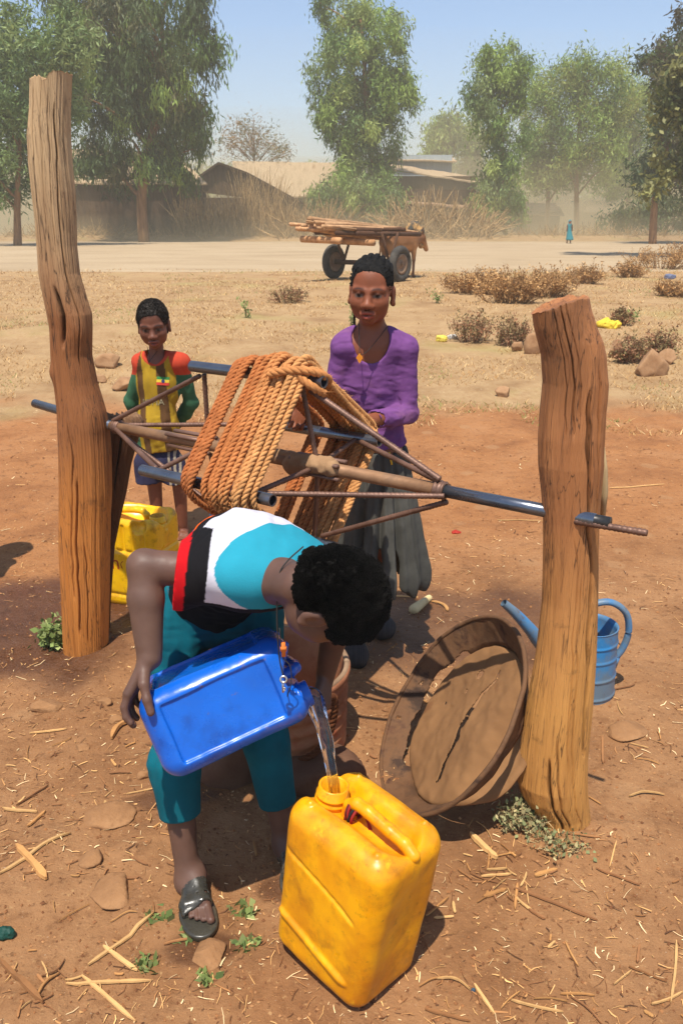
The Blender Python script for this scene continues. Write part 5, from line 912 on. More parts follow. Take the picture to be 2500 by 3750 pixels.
def drape(V, F, name, target_y, mt, parent, base, h=.003):
    """flat pattern piece laid on the front of the shirt: verts snapped to the shirt surface along y"""
    from mathutils.bvhtree import BVHTree
    me = parent.data; o0 = ORG[parent.name]; bv = BVHTree.FromPolygons([tuple(A(*v.co)+o0) for v in me.vertices], [tuple(p.vertices) for p in me.polygons]); out = []
    for v in V:
        r = bv.ray_cast(Vector((v[0], target_y-1, v[2])), Vector((0, 1, 0)))
        out.append((v[0], (r[0][1] if r[0] is not None else target_y)-h, v[2]))
    return mk(name, np.array(out), F, mt, parent, False)
def gridrect(c, w_, h, nx, nz, rot=0):
    u, v = np.meshgrid(np.linspace(-.5, .5, nx), np.linspace(-.5, .5, nz), indexing='ij'); X = u*w_*math.cos(rot)-v*h*math.sin(rot); Z = u*w_*math.sin(rot)+v*h*math.cos(rot); V = np.stack([c[0]+X.ravel(), 0*X.ravel(), c[2]+Z.ravel()], 1); i = np.arange(nx-1)[:, None]*nz; j = np.arange(nz-1)[None]; return V, np.stack([i+j, i+nz+j, i+nz+j+1, i+j+1], -1).reshape(-1, 4)
fc = P(593, 1400, 4.0); 
for i_, (cl, dz) in enumerate(((lin(60, 130, 66), .0135), (lin(224, 190, 60), 0), (lin(206, 66, 50), -.0135))):
    V, F = gridrect(fc+A(-.004*i_*.3, 0, dz), .060, .0135, 12, 4, -.10); fl = drape(V, F, 'flag_stripe', 4.0, mat('flag %d' % i_, [tuple(A(*cl)*.85), cl], bump=0, rough=.8), ks_, None)
an_ = np.linspace(0, 2*np.pi, 20, endpoint=False); V = np.stack([fc[0]+.0085*np.cos(an_), 0*an_, fc[2]+.0085*np.sin(an_)], 1); V = np.vstack([V, [[fc[0], 0, fc[2]]]]); F = np.stack([np.arange(20), (np.arange(20)+1) % 20, np.full(20, 20)], 1); drape(V, F, 'flag_disc', 4.0, mat('navy disc', [lin(40, 50, 90), lin(52, 62, 104)], bump=0), ks_, None, .0045)
V, F = text_on('IOPIA', .042, None, None, None, None, 'x', 0, 1.05); tcn = P(562, 1478, 4.0); V = np.stack([V[:, 0]+tcn[0]-.006, 0*V[:, 0], V[:, 1]+tcn[2]-.012], 1); drape(V, F, 'lettering', 4.0, mat('worn grey print', [(.4, lin(120, 104, 66)), (.6, lin(160, 150, 120))], scale=60, bump=0), ks_, None)
# shorts
S = SDF((-1.2, 3.9, .15), (-.7, 4.35, .72), .0042); S.ell(Y_['pe'], (.115, .095, .10), None, k=.04)
for sx in (-1, 1):
    a = Y_['pe']+A(sx*.055, 0, -.03); e_ = A(Y_['pe'][0]+sx*.075+.01, 4.09, .28); S.cap(a, e_, .080, .074, k=.03 if sx < 0 else .012)
S.plane(A(0, 0, .300), (0, 0, -1)); S.plane(A(0, 0, .62), (0, 0, 1)); folds(S, .007, 14, (0, 0, 1), (1, 0, 0), 8); V, F = S.mesh(); x = V[:, 0]-Y_['pe'][0]; c = np.tile(A(*lin(50, 48, 70)), (len(V), 1))
for b in (.062, .088, .112): c[(abs(x-b-.02*(.5-V[:, 2])) < .0055) & (V[:, 1] < 4.12)] = lin(170, 156, 132)
mk('shorts', V, F, M_cloth, kb, True, c)
m = MB(); m.tube(curve([Y_['nb']+A(-.04, -.01, .03), Y_['nb']+A(-.02, -.06, -.02), Y_['nb']+A(-.025, -.066, -.045)], 14), .0014, 5); m.tube(curve([Y_['nb']+A(.03, -.02, .03), Y_['nb']+A(-.01, -.062, -.02), Y_['nb']+A(-.025, -.066, -.045)], 14), .0014, 5); m.build('necklace', mat('black thread', [(.02, .018, .016), (.04, .035, .03)], bump=0), kb)
# ================ the walker far off
d = 48.; wf = P(2080, 880, d); wf[2] = float(gz0(wf[0], d)); hp = P(2080, 806, d)[2]-wf[2]; u = hp/1.6
wk = thing('person', 'distant woman walking along the road in a blue green dress and headscarf', 'person', wf)
S = SDF(wf-A(.6, .5, .05), wf+A(.6, .5, 1.9*u), .022); S.ell(wf+A(0, 0, 1.48*u), A(.09, .10, .115)*u, None); S.cap(wf+A(-.08, 0, .03), wf+A(-.04, 0, .8*u), .05*u, .07*u); S.cap(wf+A(.12, 0, .03), wf+A(.04, 0, .8*u), .05*u, .07*u); S.cap(wf+A(0, 0, .8*u), wf+A(0, 0, 1.3*u), .12*u, .13*u); S.cap(wf+A(0, 0, 1.3*u), wf+A(0, 0, 1.42*u), .06*u); S.cap(wf+A(-.16*u, 0, 1.25*u), wf+A(-.2*u, -.05, .85*u), .05*u, .04*u); S.cap(wf+A(.16*u, 0, 1.25*u), wf+A(.22*u, .05, .88*u), .05*u, .04*u); V, F = S.mesh(); mk('body', V, F, M_skin, wk, True, np.tile(SKB, (len(V), 1)))
S = SDF(wf-A(.6, .5, .05), wf+A(.6, .5, 1.9*u), .022); S.cap(wf+A(0, 0, .9*u), wf+A(0, 0, 1.28*u), .15*u, .16*u, k=.05); S.cap(wf+A(0, 0, .9*u), wf+A(.06, 0, .28*u), .16*u, .30*u, k=.05); S.plane(wf+A(0, 0, .22*u), (0, 0, -1)); folds(S, .03, 6, (0, 0, 1), (1, 0, 0), 3); V, F = S.mesh(); MT = mat('blue green dress', [lin(44, 116, 124), lin(60, 140, 146)], bump=0, rough=.9); mk('dress', V, F, MT, wk)
S = SDF(wf-A(.6, .5, .05), wf+A(.6, .5, 1.9*u), .02); S.ell(wf+A(0, .03, 1.50*u), A(.115, .12, .13)*u, None); S.cap(wf+A(0, .06, 1.4*u), wf+A(0, .1, 1.2*u), .10*u, .08*u); V, F = S.mesh(); mk('headscarf', V, F, MT, wk)

by = copy_tree(kb); by.location = (-1.80, 3.42, 0); by.rotation_euler[2] = 2.6; tag(by, 'bystander just outside the left edge whose shadow falls on the red dirt', 'person')
# ---------------------------------------------------------------- watering can
M_wc = mat('scuffed blue paint', [(.25, lin(22, 92, 146)), (.5, lin(44, 122, 176)), (.8, lin(92, 126, 142))], scale=7, rough=.45, bump=.2, bscale=50, dirt=[(6, lin(104, 116, 122), .40, .56, .8), (20, lin(96, 78, 62), .58, .68, .7)], stretch=(1, 1, .6), spec=.4)
wo = A(.87, 2.56, 0.); wc = thing('watering_can', 'blue paint-flaked metal watering can standing behind the short post', 'watering can', wo)
m = MB(); bands = [.02, .09, .16, .215]; zz = np.linspace(.0, .265, 70); prof = [(0, .003), (.10, .0)]+[(.104-.012*z/.265+.0035*sum(math.exp(-((z-b)/.004)**2) for b in bands), z) for z in zz]+[(.094, .268), (.089, .268), (.088, .25), (.09, .05), (0, .05)]
m.lathe(prof, wo, None, 64); m.build('can_body', M_wc, wc)
m = MB(); p = curve([P(2035, 2420, 2.54), P(1975, 2350, 2.53), P(1940, 2305, 2.52), P(1890, 2250, 2.51), P(1843, 2208, 2.50)], 30); m.tube(p, np.linspace(.030, .0135, 30), 18, cap=False); m.tube(p[::-1], np.linspace(.0115, .026, 30), 14, cap=False); m.build('spout', M_wc, wc)
m = MB(); p = curve([P(2140, 2235, 2.56), P(2180, 2210, 2.56), P(2240, 2207, 2.56), P(2290, 2245, 2.56), P(2300, 2310, 2.56), P(2280, 2370, 2.56), P(2248, 2412, 2.56)], 44); m.tube(p, .0145, 14, squash=.8); m.tube([p[-1]+A(.002, 0, .01), P(2238, 2440, 2.56)], .017, 12); m.build('handle', M_wc, wc)
# ---------------------------------------------------------------- poured water
M_wat = bpy.data.materials.new('water'); M_wat.use_nodes = True; b_ = M_wat.node_tree.nodes['Principled BSDF']; b_.inputs['Base Color'].default_value = (.97, .985, 1, 1); b_.inputs['Roughness'].default_value = .02; b_.inputs['IOR'].default_value = 1.33; b_.inputs['Transmission Weight'].default_value = 1
def water():
    nb, nh = cloc(Mb, Ba, (NB[0]-.004, NB[1], .405)), cloc(Mn, A(.002, 1.43, -.004), (-.098, 0, .36)); d0 = Bu
    st = nb+A(.002, -.004, -.006); pts = [cloc(Mb, Ba, (NB[0]-.004, NB[1], .375)), st]+[st+(nh+A(.004, 0, .05)-st)*A(f, f, f**1.45) for f in (.3, .55, .8, 1)]+[nh+A(.006, 0, -.09)]
    p = curve(pts, 90); t = np.gradient(p, axis=0); t /= np.linalg.norm(t, axis=1)[:, None]; u = np.cross(t, A(0, -1, .35)); u /= np.linalg.norm(u, axis=1)[:, None]; v = np.cross(t, u); k = 40; a = np.linspace(0, 2*np.pi, k, endpoint=False); q = np.linspace(0, 1, 90)
    ru = np.interp(q, [0, .2, .45, .75, 1], [.017, .019, .015, .011, .009])[:, None]; rv = np.interp(q, [0, .2, .45, .75, 1], [.013, .009, .007, .007, .007])[:, None]
    w1 = 1+.16*np.sin(3*a[None]+q[:, None]*9)+.10*np.sin(5*a[None]-q[:, None]*14)+.12*fbm(np.cos(a)[None]*2+q[:, None]*3, np.sin(a)[None]*2, q[:, None]*5, 2, 4)
    V = p[:, None]+(ru*w1*np.cos(a)[None])[..., None]*u[:, None]+(rv*w1*np.sin(a)[None])[..., None]*v[:, None]; V = V.reshape(-1, 3); i = np.arange(89)[:, None]*k; j = np.arange(k)[None]; j2 = (j+1) % k; F = [np.stack([i+j, i+j2, i+k+j2, i+k+j], -1).reshape(-1, 4), np.arange(k)[None, ::-1], (np.arange(k)+89*k)[None]]
    tag(mk('water_stream', V, F, M_wat), 'clear curved stream of water falling from the blue jerrycan into the yellow one', 'water')
water()
# ---------------------------------------------------------------- cart, firewood and donkey
CG = G(1345, 1020); CD = 19.0; ct = A(.60, .80, 0); cn = A(.80, -.60, 0); cz = float(gz0(.6, CD)); R_w = .385
cL = P(1222, 950, CD+.55); cR = P(1464, 980, CD-.5); cax = cR-cL; Lax = np.linalg.norm(cax); cax /= Lax
cL[2] = float(gz0(cL[0], cL[1]))+R_w-.01; cR[2] = float(gz0(cR[0], cR[1]))+R_w-.01
cart = thing('donkey_cart', 'two wheeled wooden cart on car tyres piled with firewood at the roadside', 'cart', (cL+cR)/2*A(1, 1, 0)+A(0, 0, cz))
M_tyre = mat('dusty tyre', [(.3, lin(44, 42, 40)), (.7, lin(84, 78, 70))], scale=5, rough=.9, bump=.3, bscale=30); M_rim = mat('rusty rim', [(.3, lin(110, 84, 64)), (.7, lin(150, 122, 96))], scale=8, rough=.8, bump=.2); M_pole = mat('firewood bark', [(.3, lin(158, 114, 78)), (.7, lin(212, 168, 122))], scale=6, rough=.95, bump=.4, bscale=30, attr=True, bdist=.01); M_dkw = mat('dark cart wood', [(.3, lin(62, 40, 28)), (.7, lin(100, 68, 46))], scale=5, rough=.95, bump=.3)
axd = A(.80, -.60, 0)
for c_ in (cL, cR):
    w_ = thing('wheel', None, None, c_); w_.parent = None
    m = MB(); a = np.linspace(0, 2*np.pi, 18); prof = [(R_w-.085+.085*math.cos(x), .085*math.sin(x)) for x in a]; m.lathe(prof, c_, frame(axd, (0, 0, 1)), 56); 
    bpy.data.objects.remove(w_); w_ = m.build('wheel', M_tyre, cart)
    m = MB(); m.lathe([(.02, .05), (.06, .05), (.07, .02), (.13, .015), (.17, .05), (.215, .06), (.215, -.06), (.17, -.05), (.13, -.015), (.07, -.02), (.02, -.05)], c_, frame(axd, (0, 0, 1)), 40); m.build('rim', M_rim, w_)
m = MB(); m.tube([cL-axd*.05, cR+axd*.05], .055, 10); m.build('axle_beam', M_dkw, cart)
zb = 1.02+cz
for c_ in (cL+axd*.28, cR-axd*.28):
    m = MB(); m.tube([c_, A(c_[0], c_[1], zb)-ct*.32], .03, 8); m.tube([c_, A(c_[0], c_[1], zb)+ct*.32], .03, 8); m.build('strut', M_dkw, cart)
mid = (cL+cR)/2; m = MB()
for q in (-.55, .0, .55): m.tube([A(mid[0], mid[1], zb)+axd*q-ct*1.1, A(mid[0], mid[1], zb-.06)+axd*q+ct*1.35], .045, 8)
for q in (-.5, .4): m.tube([A(mid[0], mid[1], zb+.06)+ct*q-axd*.75, A(mid[0], mid[1], zb+.06)+ct*q+axd*.75], .04, 8)
m.build('bed_frame', M_dkw, cart)
fw = thing('firewood_load', 'load of long thin firewood poles lying on the donkey cart', 'firewood', A(mid[0], mid[1], zb)); r = np.random.default_rng(5)
pL, pR = P(1118, 818, CD-.9), P(1510, 848, CD+1.5)
for i in range(42):
    u, v = r.random(), r.random(); a = pL+(pR-pL)*(.0+.22*r.random()**1.5)+axd*(u-.5)*.9+A(0, 0, -.14+.26*v*(1-abs(u-.5))); b = pL+(pR-pL)*(.8+.2*r.random())+axd*(u-.5)*.8+r.normal(0, .05, 3)+A(0, 0, -.18+.26*v*(1-abs(u-.5))); md = (a+b)/2+r.normal(0, .04, 3)
    m = MB(); rr = .022+.03*r.random()**2; m.tube(curve([a, md, b], 9), np.linspace(rr, rr*.7, 9), 7, A(1, 1, 1)*(.65+.7*r.random())); m.build('pole', M_pole, fw, True, True)
for q in (.12, .42): 
    a = pL+(pR-pL)*q; m = MB(); m.tube([a-axd*.5+A(0, 0, -.30), a+axd*.55+A(0, 0, -.32)], .07, 9, A(1, .9, .8)); m.build('pole', M_pole, fw, True, True)
M_sack = mat('patched sack', [(.3, lin(96, 92, 76)), (.45, lin(60, 62, 60)), (.6, lin(190, 146, 90)), (.8, lin(150, 112, 72))], scale=7, rough=.95, bump=.5, bscale=20, bdist=.02)
S = SDF(P(1525, 840, CD+1.2)-.6, P(1525, 840, CD+1.2)+.6, .025); c_ = P(1522, 835, CD+1.2)
for dx, dz, rr in ((-.06, .02, .15), (.05, -.08, .14), (.10, -.28, .09), (-.12, -.02, .12), (.13, -.40, .06)): S.ell(c_+A(dx, 0, dz), (rr, rr*1.3, rr), k=.05)
S.noise(.05, 9, 3); V, F = S.mesh(); tag(mk('sack', V, F, M_sack), 'ragged sack with rope tied at the front end of the firewood', 'sack')
# donkey, facing right beyond the cart
dk = thing('donkey', 'brown donkey harnessed in front of the firewood cart', 'donkey', P(1465, 900, CD+1.0)*A(1, 1, 0)+A(0, 0, cz)); M_fur = mat('brown fur', [(.3, (.85, .85, .85)), (.7, (1.1, 1.1, 1.1))], scale=6, rough=.95, bump=.3, bscale=60, attr=True)
dc = P(1462, 905, CD+.7); gzd = cz; df = A(.76, .65, 0); ds_ = A(-.65, .76, 0); S = SDF(dc-A(1.3, 1.2, 1.2), dc+A(1.5, 1.3, 1.0), .022); D = lambda f, s_, z: A(dc[0], dc[1], gzd)+df*f+ds_*s_+A(0, 0, z)
S.ell(D(.02, 0, .80), (.50, .20, .21), np.stack([df, ds_, A(0, 0, 1)], 1), k=.08); S.ell(D(-.36, 0, .84), (.20, .18, .20), None, k=.08); S.ell(D(.36, 0, .80), (.19, .17, .22), None, k=.08); S.cap(D(.40, 0, .86), D(.70, 0, .88), .14, .10, k=.06); S.cap(D(.70, 0, .90), D(.88, 0, .62), .095, .055, k=.04); S.cap(D(.68, .06, .96), D(.60, .13, 1.14), .03, .014, k=.02); S.cap(D(.68, -.06, .96), D(.60, -.13, 1.14), .03, .014, k=.02)
for s_ in (-.10, .10):
    S.cap(D(-.40, s_, .78), D(-.36, s_, .56), .11, .07, k=.04); S.cap(D(-.36, s_, .56), D(-.46, s_, .38), .07, .04, k=.02); S.cap(D(-.46, s_, .38), D(-.43, s_, .08), .036, .030, k=.02); S.cap(D(-.43, s_, .08), D(-.40, s_, .02), .036, .046, k=.01)
    S.cap(D(.36, s_, .72), D(.37, s_, .40), .08, .042, k=.04); S.cap(D(.37, s_, .40), D(.36, s_, .08), .040, .030, k=.02); S.cap(D(.36, s_, .08), D(.385, s_, .02), .036, .046, k=.01)
S.cap(D(-.55, 0, .88), D(-.62, 0, .5), .03, .025, k=.02); V, F = S.mesh(); z = V[:, 2]-gzd; c = mixcol(lin(120, 78, 48), lin(184, 134, 88), np.exp(-((z-.66)/.14)**2)); c[z < .42] = lin(92, 60, 42); mk('body', V, F, M_fur, dk, True, c)
# ---------------------------------------------------------------- dry bushes and small plants
M_twig = mat('dry twigs', [(.9, .9, .9), (1.1, 1.1, 1.1)], attr=True, bump=0, rough=.9, transl=.15)
def bush(name, label, px, py, w_, h_, cols, seed, nst=30, nlf=1200, leaf=.03, lw=.008, cat='bush', group=None, tw=.006, spread=1.0, base=None):
    r = np.random.default_rng(seed); g = G(px, py) if base is None else A(*base); s = g[1]*cp/FPX*1.03; W_, H_ = w_*s, h_*s/.98; t = thing(name, label, cat, g, group); m = MB(); tips = []
    for i in range(nst):
        a = r.random()*2*np.pi; q = r.random()**.5; b = g+A(math.cos(a)*W_*.30*q, math.sin(a)*W_*.22*q, -.02); e = b+A(math.cos(a)*W_*.30*q*spread+r.normal(0, .06*W_), math.sin(a)*W_*.25*q+r.normal(0, .05*W_), H_*(.55+.5*r.random())*(1.05-.45*q)); md = (b+e)/2+r.normal(0, .05*H_, 3); cv = curve([b, md, e], 8); m.tube(cv, np.linspace(tw, tw*.35, 8), 4, A(*cols[0])*(.7+.4*r.random()), False)
        for k in (3, 4, 5, 6, 7):
            tips.append(cv[k])
            if r.random() < .6: e2 = cv[k]+r.normal(0, .14*H_, 3)+A(0, 0, .08*H_); m.tube([cv[k], e2], [tw*.5, tw*.2], 3, A(*cols[0])*.85, False); tips.append(e2)
    m.build('stems', M_twig, t, False, True); tips = np.array(tips); V, F, c = leafmass(tips, np.full((len(tips), 3), .07*H_+.012), nlf, leaf, lw, -.5, cols[1:], r); V[:, 2] = np.maximum(V[:, 2], g[2]-.02); mk('foliage', V, F, M_twig, t, False, c); return t
DRY = [lin(160, 124, 84), lin(182, 140, 88), lin(160, 120, 76), lin(200, 158, 104), lin(140, 104, 66)]; RUS = [lin(150, 108, 80), lin(158, 112, 80), lin(136, 98, 70), lin(150, 126, 84), lin(120, 106, 70)]; GRY = [lin(206, 176, 126), lin(150, 146, 104), lin(128, 132, 88), lin(176, 162, 116), lin(108, 112, 74)]; GRN = [lin(130, 128, 78), lin(124, 138, 76), lin(142, 150, 92), lin(102, 120, 66)]
for i, (px, py, w_, h_, lb) in enumerate(((1740, 1075, 200, 90, 'brown dry bush at the left end of the dense thicket below the road'), (1860, 1110, 220, 130, 'widest brown dry bush in the middle of the thicket left of the short post'), (1980, 1085, 200, 110, 'brown dry bush at the right of the thicket behind the short post top'), (2140, 1040, 130, 75, 'small brown bush just right of the short post top'), (2300, 1015, 120, 60, 'low dry bush on the bare path right of the short post'), (2420, 985, 240, 95, 'tall spindly dry bush in front of the tree shadow on the road'), (2470, 1085, 140, 60, 'low dry tuft at the right edge below the road'))):
    bush('dry_bush', lb, px, py, w_, h_, DRY, 30+i, 60, 3600 if w_ > 180 else 1600, .055, .010, group='dry bushes below the road', tw=.012)
for i, (px, py, w_, h_, lb) in enumerate(((1725, 1250, 150, 120, 'reddish bush with yellow litter at its foot left of the short post'), (1865, 1265, 130, 110, 'sparse reddish bush beside the grey stone left of the short post'), (1055, 1108, 130, 60, 'low dark reddish bush behind the girl at her left shoulder'), (2300, 1325, 120, 110, 'dark reddish bush left of the faceted stone at the right'), (2420, 1310, 110, 120, 'upright reddish bush right of the faceted stone'), (2275, 1190, 60, 70, 'small reddish bush right of the yellow bag'))):
    bush('reddish_bush', lb, px, py, w_, h_, RUS, 50+i, 34, 1500, .035, .009, group='low reddish bushes in the straw', tw=.005)
bush('grey_green_herb', 'sprawling grey green herb with pale stems at the foot of the short post', 1960, 3010, 190, 150, GRY, 71, 110, 800, .014, .005, 'plant', tw=.0026, base=G(1930, 2985)+A(-.02, -.03, 0))
bush('grey_green_herb', 'low trailing herb in front of the short post base', 2040, 3080, 180, 60, GRY, 72, 70, 260, .014, .005, 'plant', tw=.0022, spread=1.8)
bush('leafy_weed', 'green leafy weed growing beside the foot of the tall post', 200, 2370, 80, 150, GRN, 73, 12, 420, .030, .010, 'plant', tw=.003)
for i, (px, py, lb) in enumerate(((745, 3590, 'small green weed between the straw bottom left of the yellow jerrycan'), (700, 3440, 'tiny green weed just below the boy\'s sandal'), (880, 3340, 'pale green ground weed between the sandal and the yellow jerrycan'), (580, 3365, 'tiny green weed on the wet spot left of the sandal'), (905, 3450, 'small weed close to the left side of the front yellow jerrycan'), (540, 3540, 'small green weed among straw left of the boy\'s foot'))):
    bush('ground_weed', lb, px, py, 90, 34, GRN, 80+i, 10, 120, .022, .009, 'plant', group='ground weeds near the front jerrycan', tw=.0016, spread=1.5)
for i, (px, py, h_, lb) in enumerate(((905, 1165, 85, 'thin green sprig standing in the straw between the two children'), (1295, 1190, 70, 'thin green sprig left of the girl\'s shoulder'), (1600, 1110, 60, 'thin green sprig in the straw right of the girl\'s head'), (2310, 1180, 70, 'thin green sprig in the straw right of the short post'))):
    bush('green_sprig', lb, px, py, 34, h_, GRN, 90+i, 5, 70, .05, .012, 'plant', group='green sprigs in the straw', tw=.005)
# ---------------------------------------------------------------- stones, bag, cob, other small things
M_rockg = mat('dirt covered rock', [(.3, alb(140, 98, 62)), (.55, alb(170, 124, 82)), (.8, alb(184, 140, 98))], scale=7, rough=.95, bump=.8, bscale=40, bdist=.008, dirt=[(20, alb(112, 74, 44), .55, .7, .6)])
def stone(px, py, w_, h_, seed, label, mt=None, group='stones lying on the ground', sink=.35):
    g = G(px, py); s = g[1]*cp/FPX*1.03; rock('stone', label, g+A(0, 0, h_*s*(1-sink)*.5), (w_*s*.5, w_*s*.42, h_*s*(.5 if py > 1500 else .75)), seed, mt or M_rock, 5, group)
for i, (px, py, w_, h_, lb) in enumerate(((2375, 1370, 120, 80, 'big faceted stone below the reddish bushes at the right'), (2250, 1310, 70, 60, 'rounded stone left of the dark reddish bush at the right'), (2440, 1330, 70, 45, 'flat stone right of the faceted stone'), (2385, 1300, 45, 50, 'small upright stone behind the faceted stone'), (1955, 1290, 70, 70, 'grey stone half hidden by the short post'), (1890, 1285, 40, 35, 'small stone at the foot of the sparse reddish bush'), (1842, 1450, 60, 36, 'lone flat stone in the straw left of the short post'), (400, 1340, 90, 40, 'flat stone behind the tall post in the straw'), (470, 1420, 150, 40, 'wide low stone behind the standing boy'), (360, 1400, 60, 30, 'small stone just right of the tall post'), (170, 2590, 130, 60, 'tan rock at the left edge below the tall post'), (385, 2570, 60, 32, 'small tan rock under the boy\'s holding hand'), (425, 2640, 60, 44, 'blocky tan rock left of the blue jerrycan base'), (480, 2620, 60, 36, 'tan rock touching the blue jerrycan base'), (300, 2740, 70, 30, 'small tan rock at left below the holding hand'), (530, 2840, 80, 60, 'grey rock left of the teal trouser leg'), (340, 3150, 130, 70, 'flat pale rock set in the dirt at left'), (400, 2990, 220, 60, 'long flat rock with wet stain left of the trousers'), (410, 3270, 260, 70, 'broad flat rock left of the sandal'), (760, 3500, 200, 80, 'big flat splashed rock under the boy\'s foot'), (2290, 2680, 170, 50, 'flat ochre rock right of the short post'), (1700, 2310, 90, 34, 'flat ochre rock above the rusty lid'), (1560, 2960, 60, 40, 'smooth brown rock right of the front yellow jerrycan'), (2165, 3580, 36, 30, 'small round pebble at bottom right'), )):
    stone(px, py, w_, h_, 100+i, lb, sink=.95 if py > 1500 else .3, mt=M_rockg if py > 1500 else None)
def blob(name, label, px, py, w_, h_, col, seed, cat, mt=None):
    g = G(px, py); s = g[1]*cp/FPX; W_, H_ = w_*s/2, h_*s/1.6; S = SDF(g-A(W_*1.5, W_*1.5, .02+H_), g+A(W_*1.5, W_*1.5, H_*2), max(W_/22, .0015)); S.ell(g+A(0, 0, H_*.4), (W_, W_*.7, H_*.8)); S.noise(W_*.35, 1.6/W_, seed, o=3); V, F = S.mesh(); tag(mk(name, V, F, mt or mat(name, [(.3, tuple(A(*col)*.8)), (.7, col)], bump=.4, bscale=40, rough=.6, transl=.1)), label, cat)
blob('plastic_bag', 'crumpled bright yellow plastic bag behind the short post', 2225, 1200, 90, 45, lin(236, 204, 60), 3, 'bag'); blob('plastic_scrap', 'pale yellow plastic scrap at the foot of the reddish bush', 1615, 1250, 42, 34, lin(236, 210, 90), 4, 'litter'); blob('plastic_scrap', 'grey blue plastic scrap on the bare path at the right', 2450, 1022, 44, 26, lin(110, 116, 140), 5, 'litter'); blob('plastic_scrap', 'small white plastic scrap beside the reddish bush', 1655, 1240, 40, 24, lin(214, 206, 190), 6, 'litter'); blob('thread_tuft', 'tangled dark green thread tuft at the left edge', 18, 3430, 100, 70, lin(24, 70, 58), 7, 'thread'); blob('thread_ball', 'tiny blue red ball of thread at the bottom right of the jerrycan', 1732, 3630, 26, 26, lin(64, 84, 100), 8, 'thread'); blob('cloth_scrap', 'tiny red cloth scrap on the ground right of the skirt', 1670, 1952, 40, 12, lin(176, 44, 26), 9, 'cloth')
g0, g1 = G(1515, 2232, .012), G(1570, 2190, .012); ax_ = g1-g0; S = SDF(np.minimum(g0, g1)-.05, np.maximum(g0, g1)+.05, .0022); S.cap(g0, g1, .022, .014); m_ = abs(S.v) < .02; i_ = np.argwhere(m_); p_ = S.lo+i_*S.h; fr_ = frame(ax_); q_ = (p_-g0)@fr_; S.v[m_] += (.0022*np.sin(np.arctan2(q_[:, 1], q_[:, 0])*10)*np.sin(q_[:, 2]*900)).astype(np.float32); V, F = S.mesh(); tag(mk('maize_cob', V, F, mat('bare cob', [lin(196, 168, 116), lin(226, 202, 150)], bump=.5, bscale=120)), 'bare pale maize cob lying right of the grey skirt', 'cob')
# ---------------------------------------------------------------- litter: chips one can count, then the fine straw
M_chip = mat('splintered wood', [(.3, (.85, .83, .8)), (.7, (1.12, 1.1, 1.08))], scale=30, rough=.85, bump=.5, bscale=90, stretch=(1, 1, 1), attr=True, bdist=.003)
CH = [lin(190, 140, 84), lin(176, 126, 74), lin(206, 162, 104), lin(156, 108, 66), lin(142, 98, 62)]
def chip(p0, p1, wd, seed, label, group, name='wood_splinter', cat='wood chip', th=.004, col=None, curl=0, h=.004):
    r = np.random.default_rng(seed); n = 9; L = np.linalg.norm(p1-p0); t_ = np.linspace(0, 1, n); c = p0+(p1-p0)*t_[:, None]; d = (p1-p0)/L; sd = np.cross(A(0, 0, 1), d); sd /= np.linalg.norm(sd); c = c+sd*(L*.018*np.sin(t_*3+r.random()*6)*r.normal(0, 1))[:, None]+sd*(curl*L*np.sin(np.pi*t_))[:, None]
    c[:, 2] = gz(c[:, 0], c[:, 1])+h+.012*L*10*.02*r.random()+(.25*abs(curl)*L*np.sin(np.pi*t_)); w_ = wd*(.75+.35*r.random(n))*np.clip(np.minimum(t_*9+.45, (1-t_)*7+.3), 0, 1); V = []
    for i in range(n): V += [c[i]-sd*w_[i]/2, c[i]+sd*w_[i]/2, c[i]+sd*w_[i]*.4+A(0, 0, th), c[i]-sd*w_[i]*.4+A(0, 0, th*1.3)]
    F = [];
    for i in range(n-1):
        for k in range(4): F.append([4*i+k, 4*i+(k+1) % 4, 4*i+4+(k+1) % 4, 4*i+4+k])
    F += [[3, 2, 1, 0], [4*n-4, 4*n-3, 4*n-2, 4*n-1]]; cl = A(*(col if col is not None else CH[r.integers(0, 5)]))*(.8+.4*r.random()); tag(mk(name, V, np.array(F), M_chip, None, False, np.tile(cl, (len(V), 1))*.95), label, cat, group)
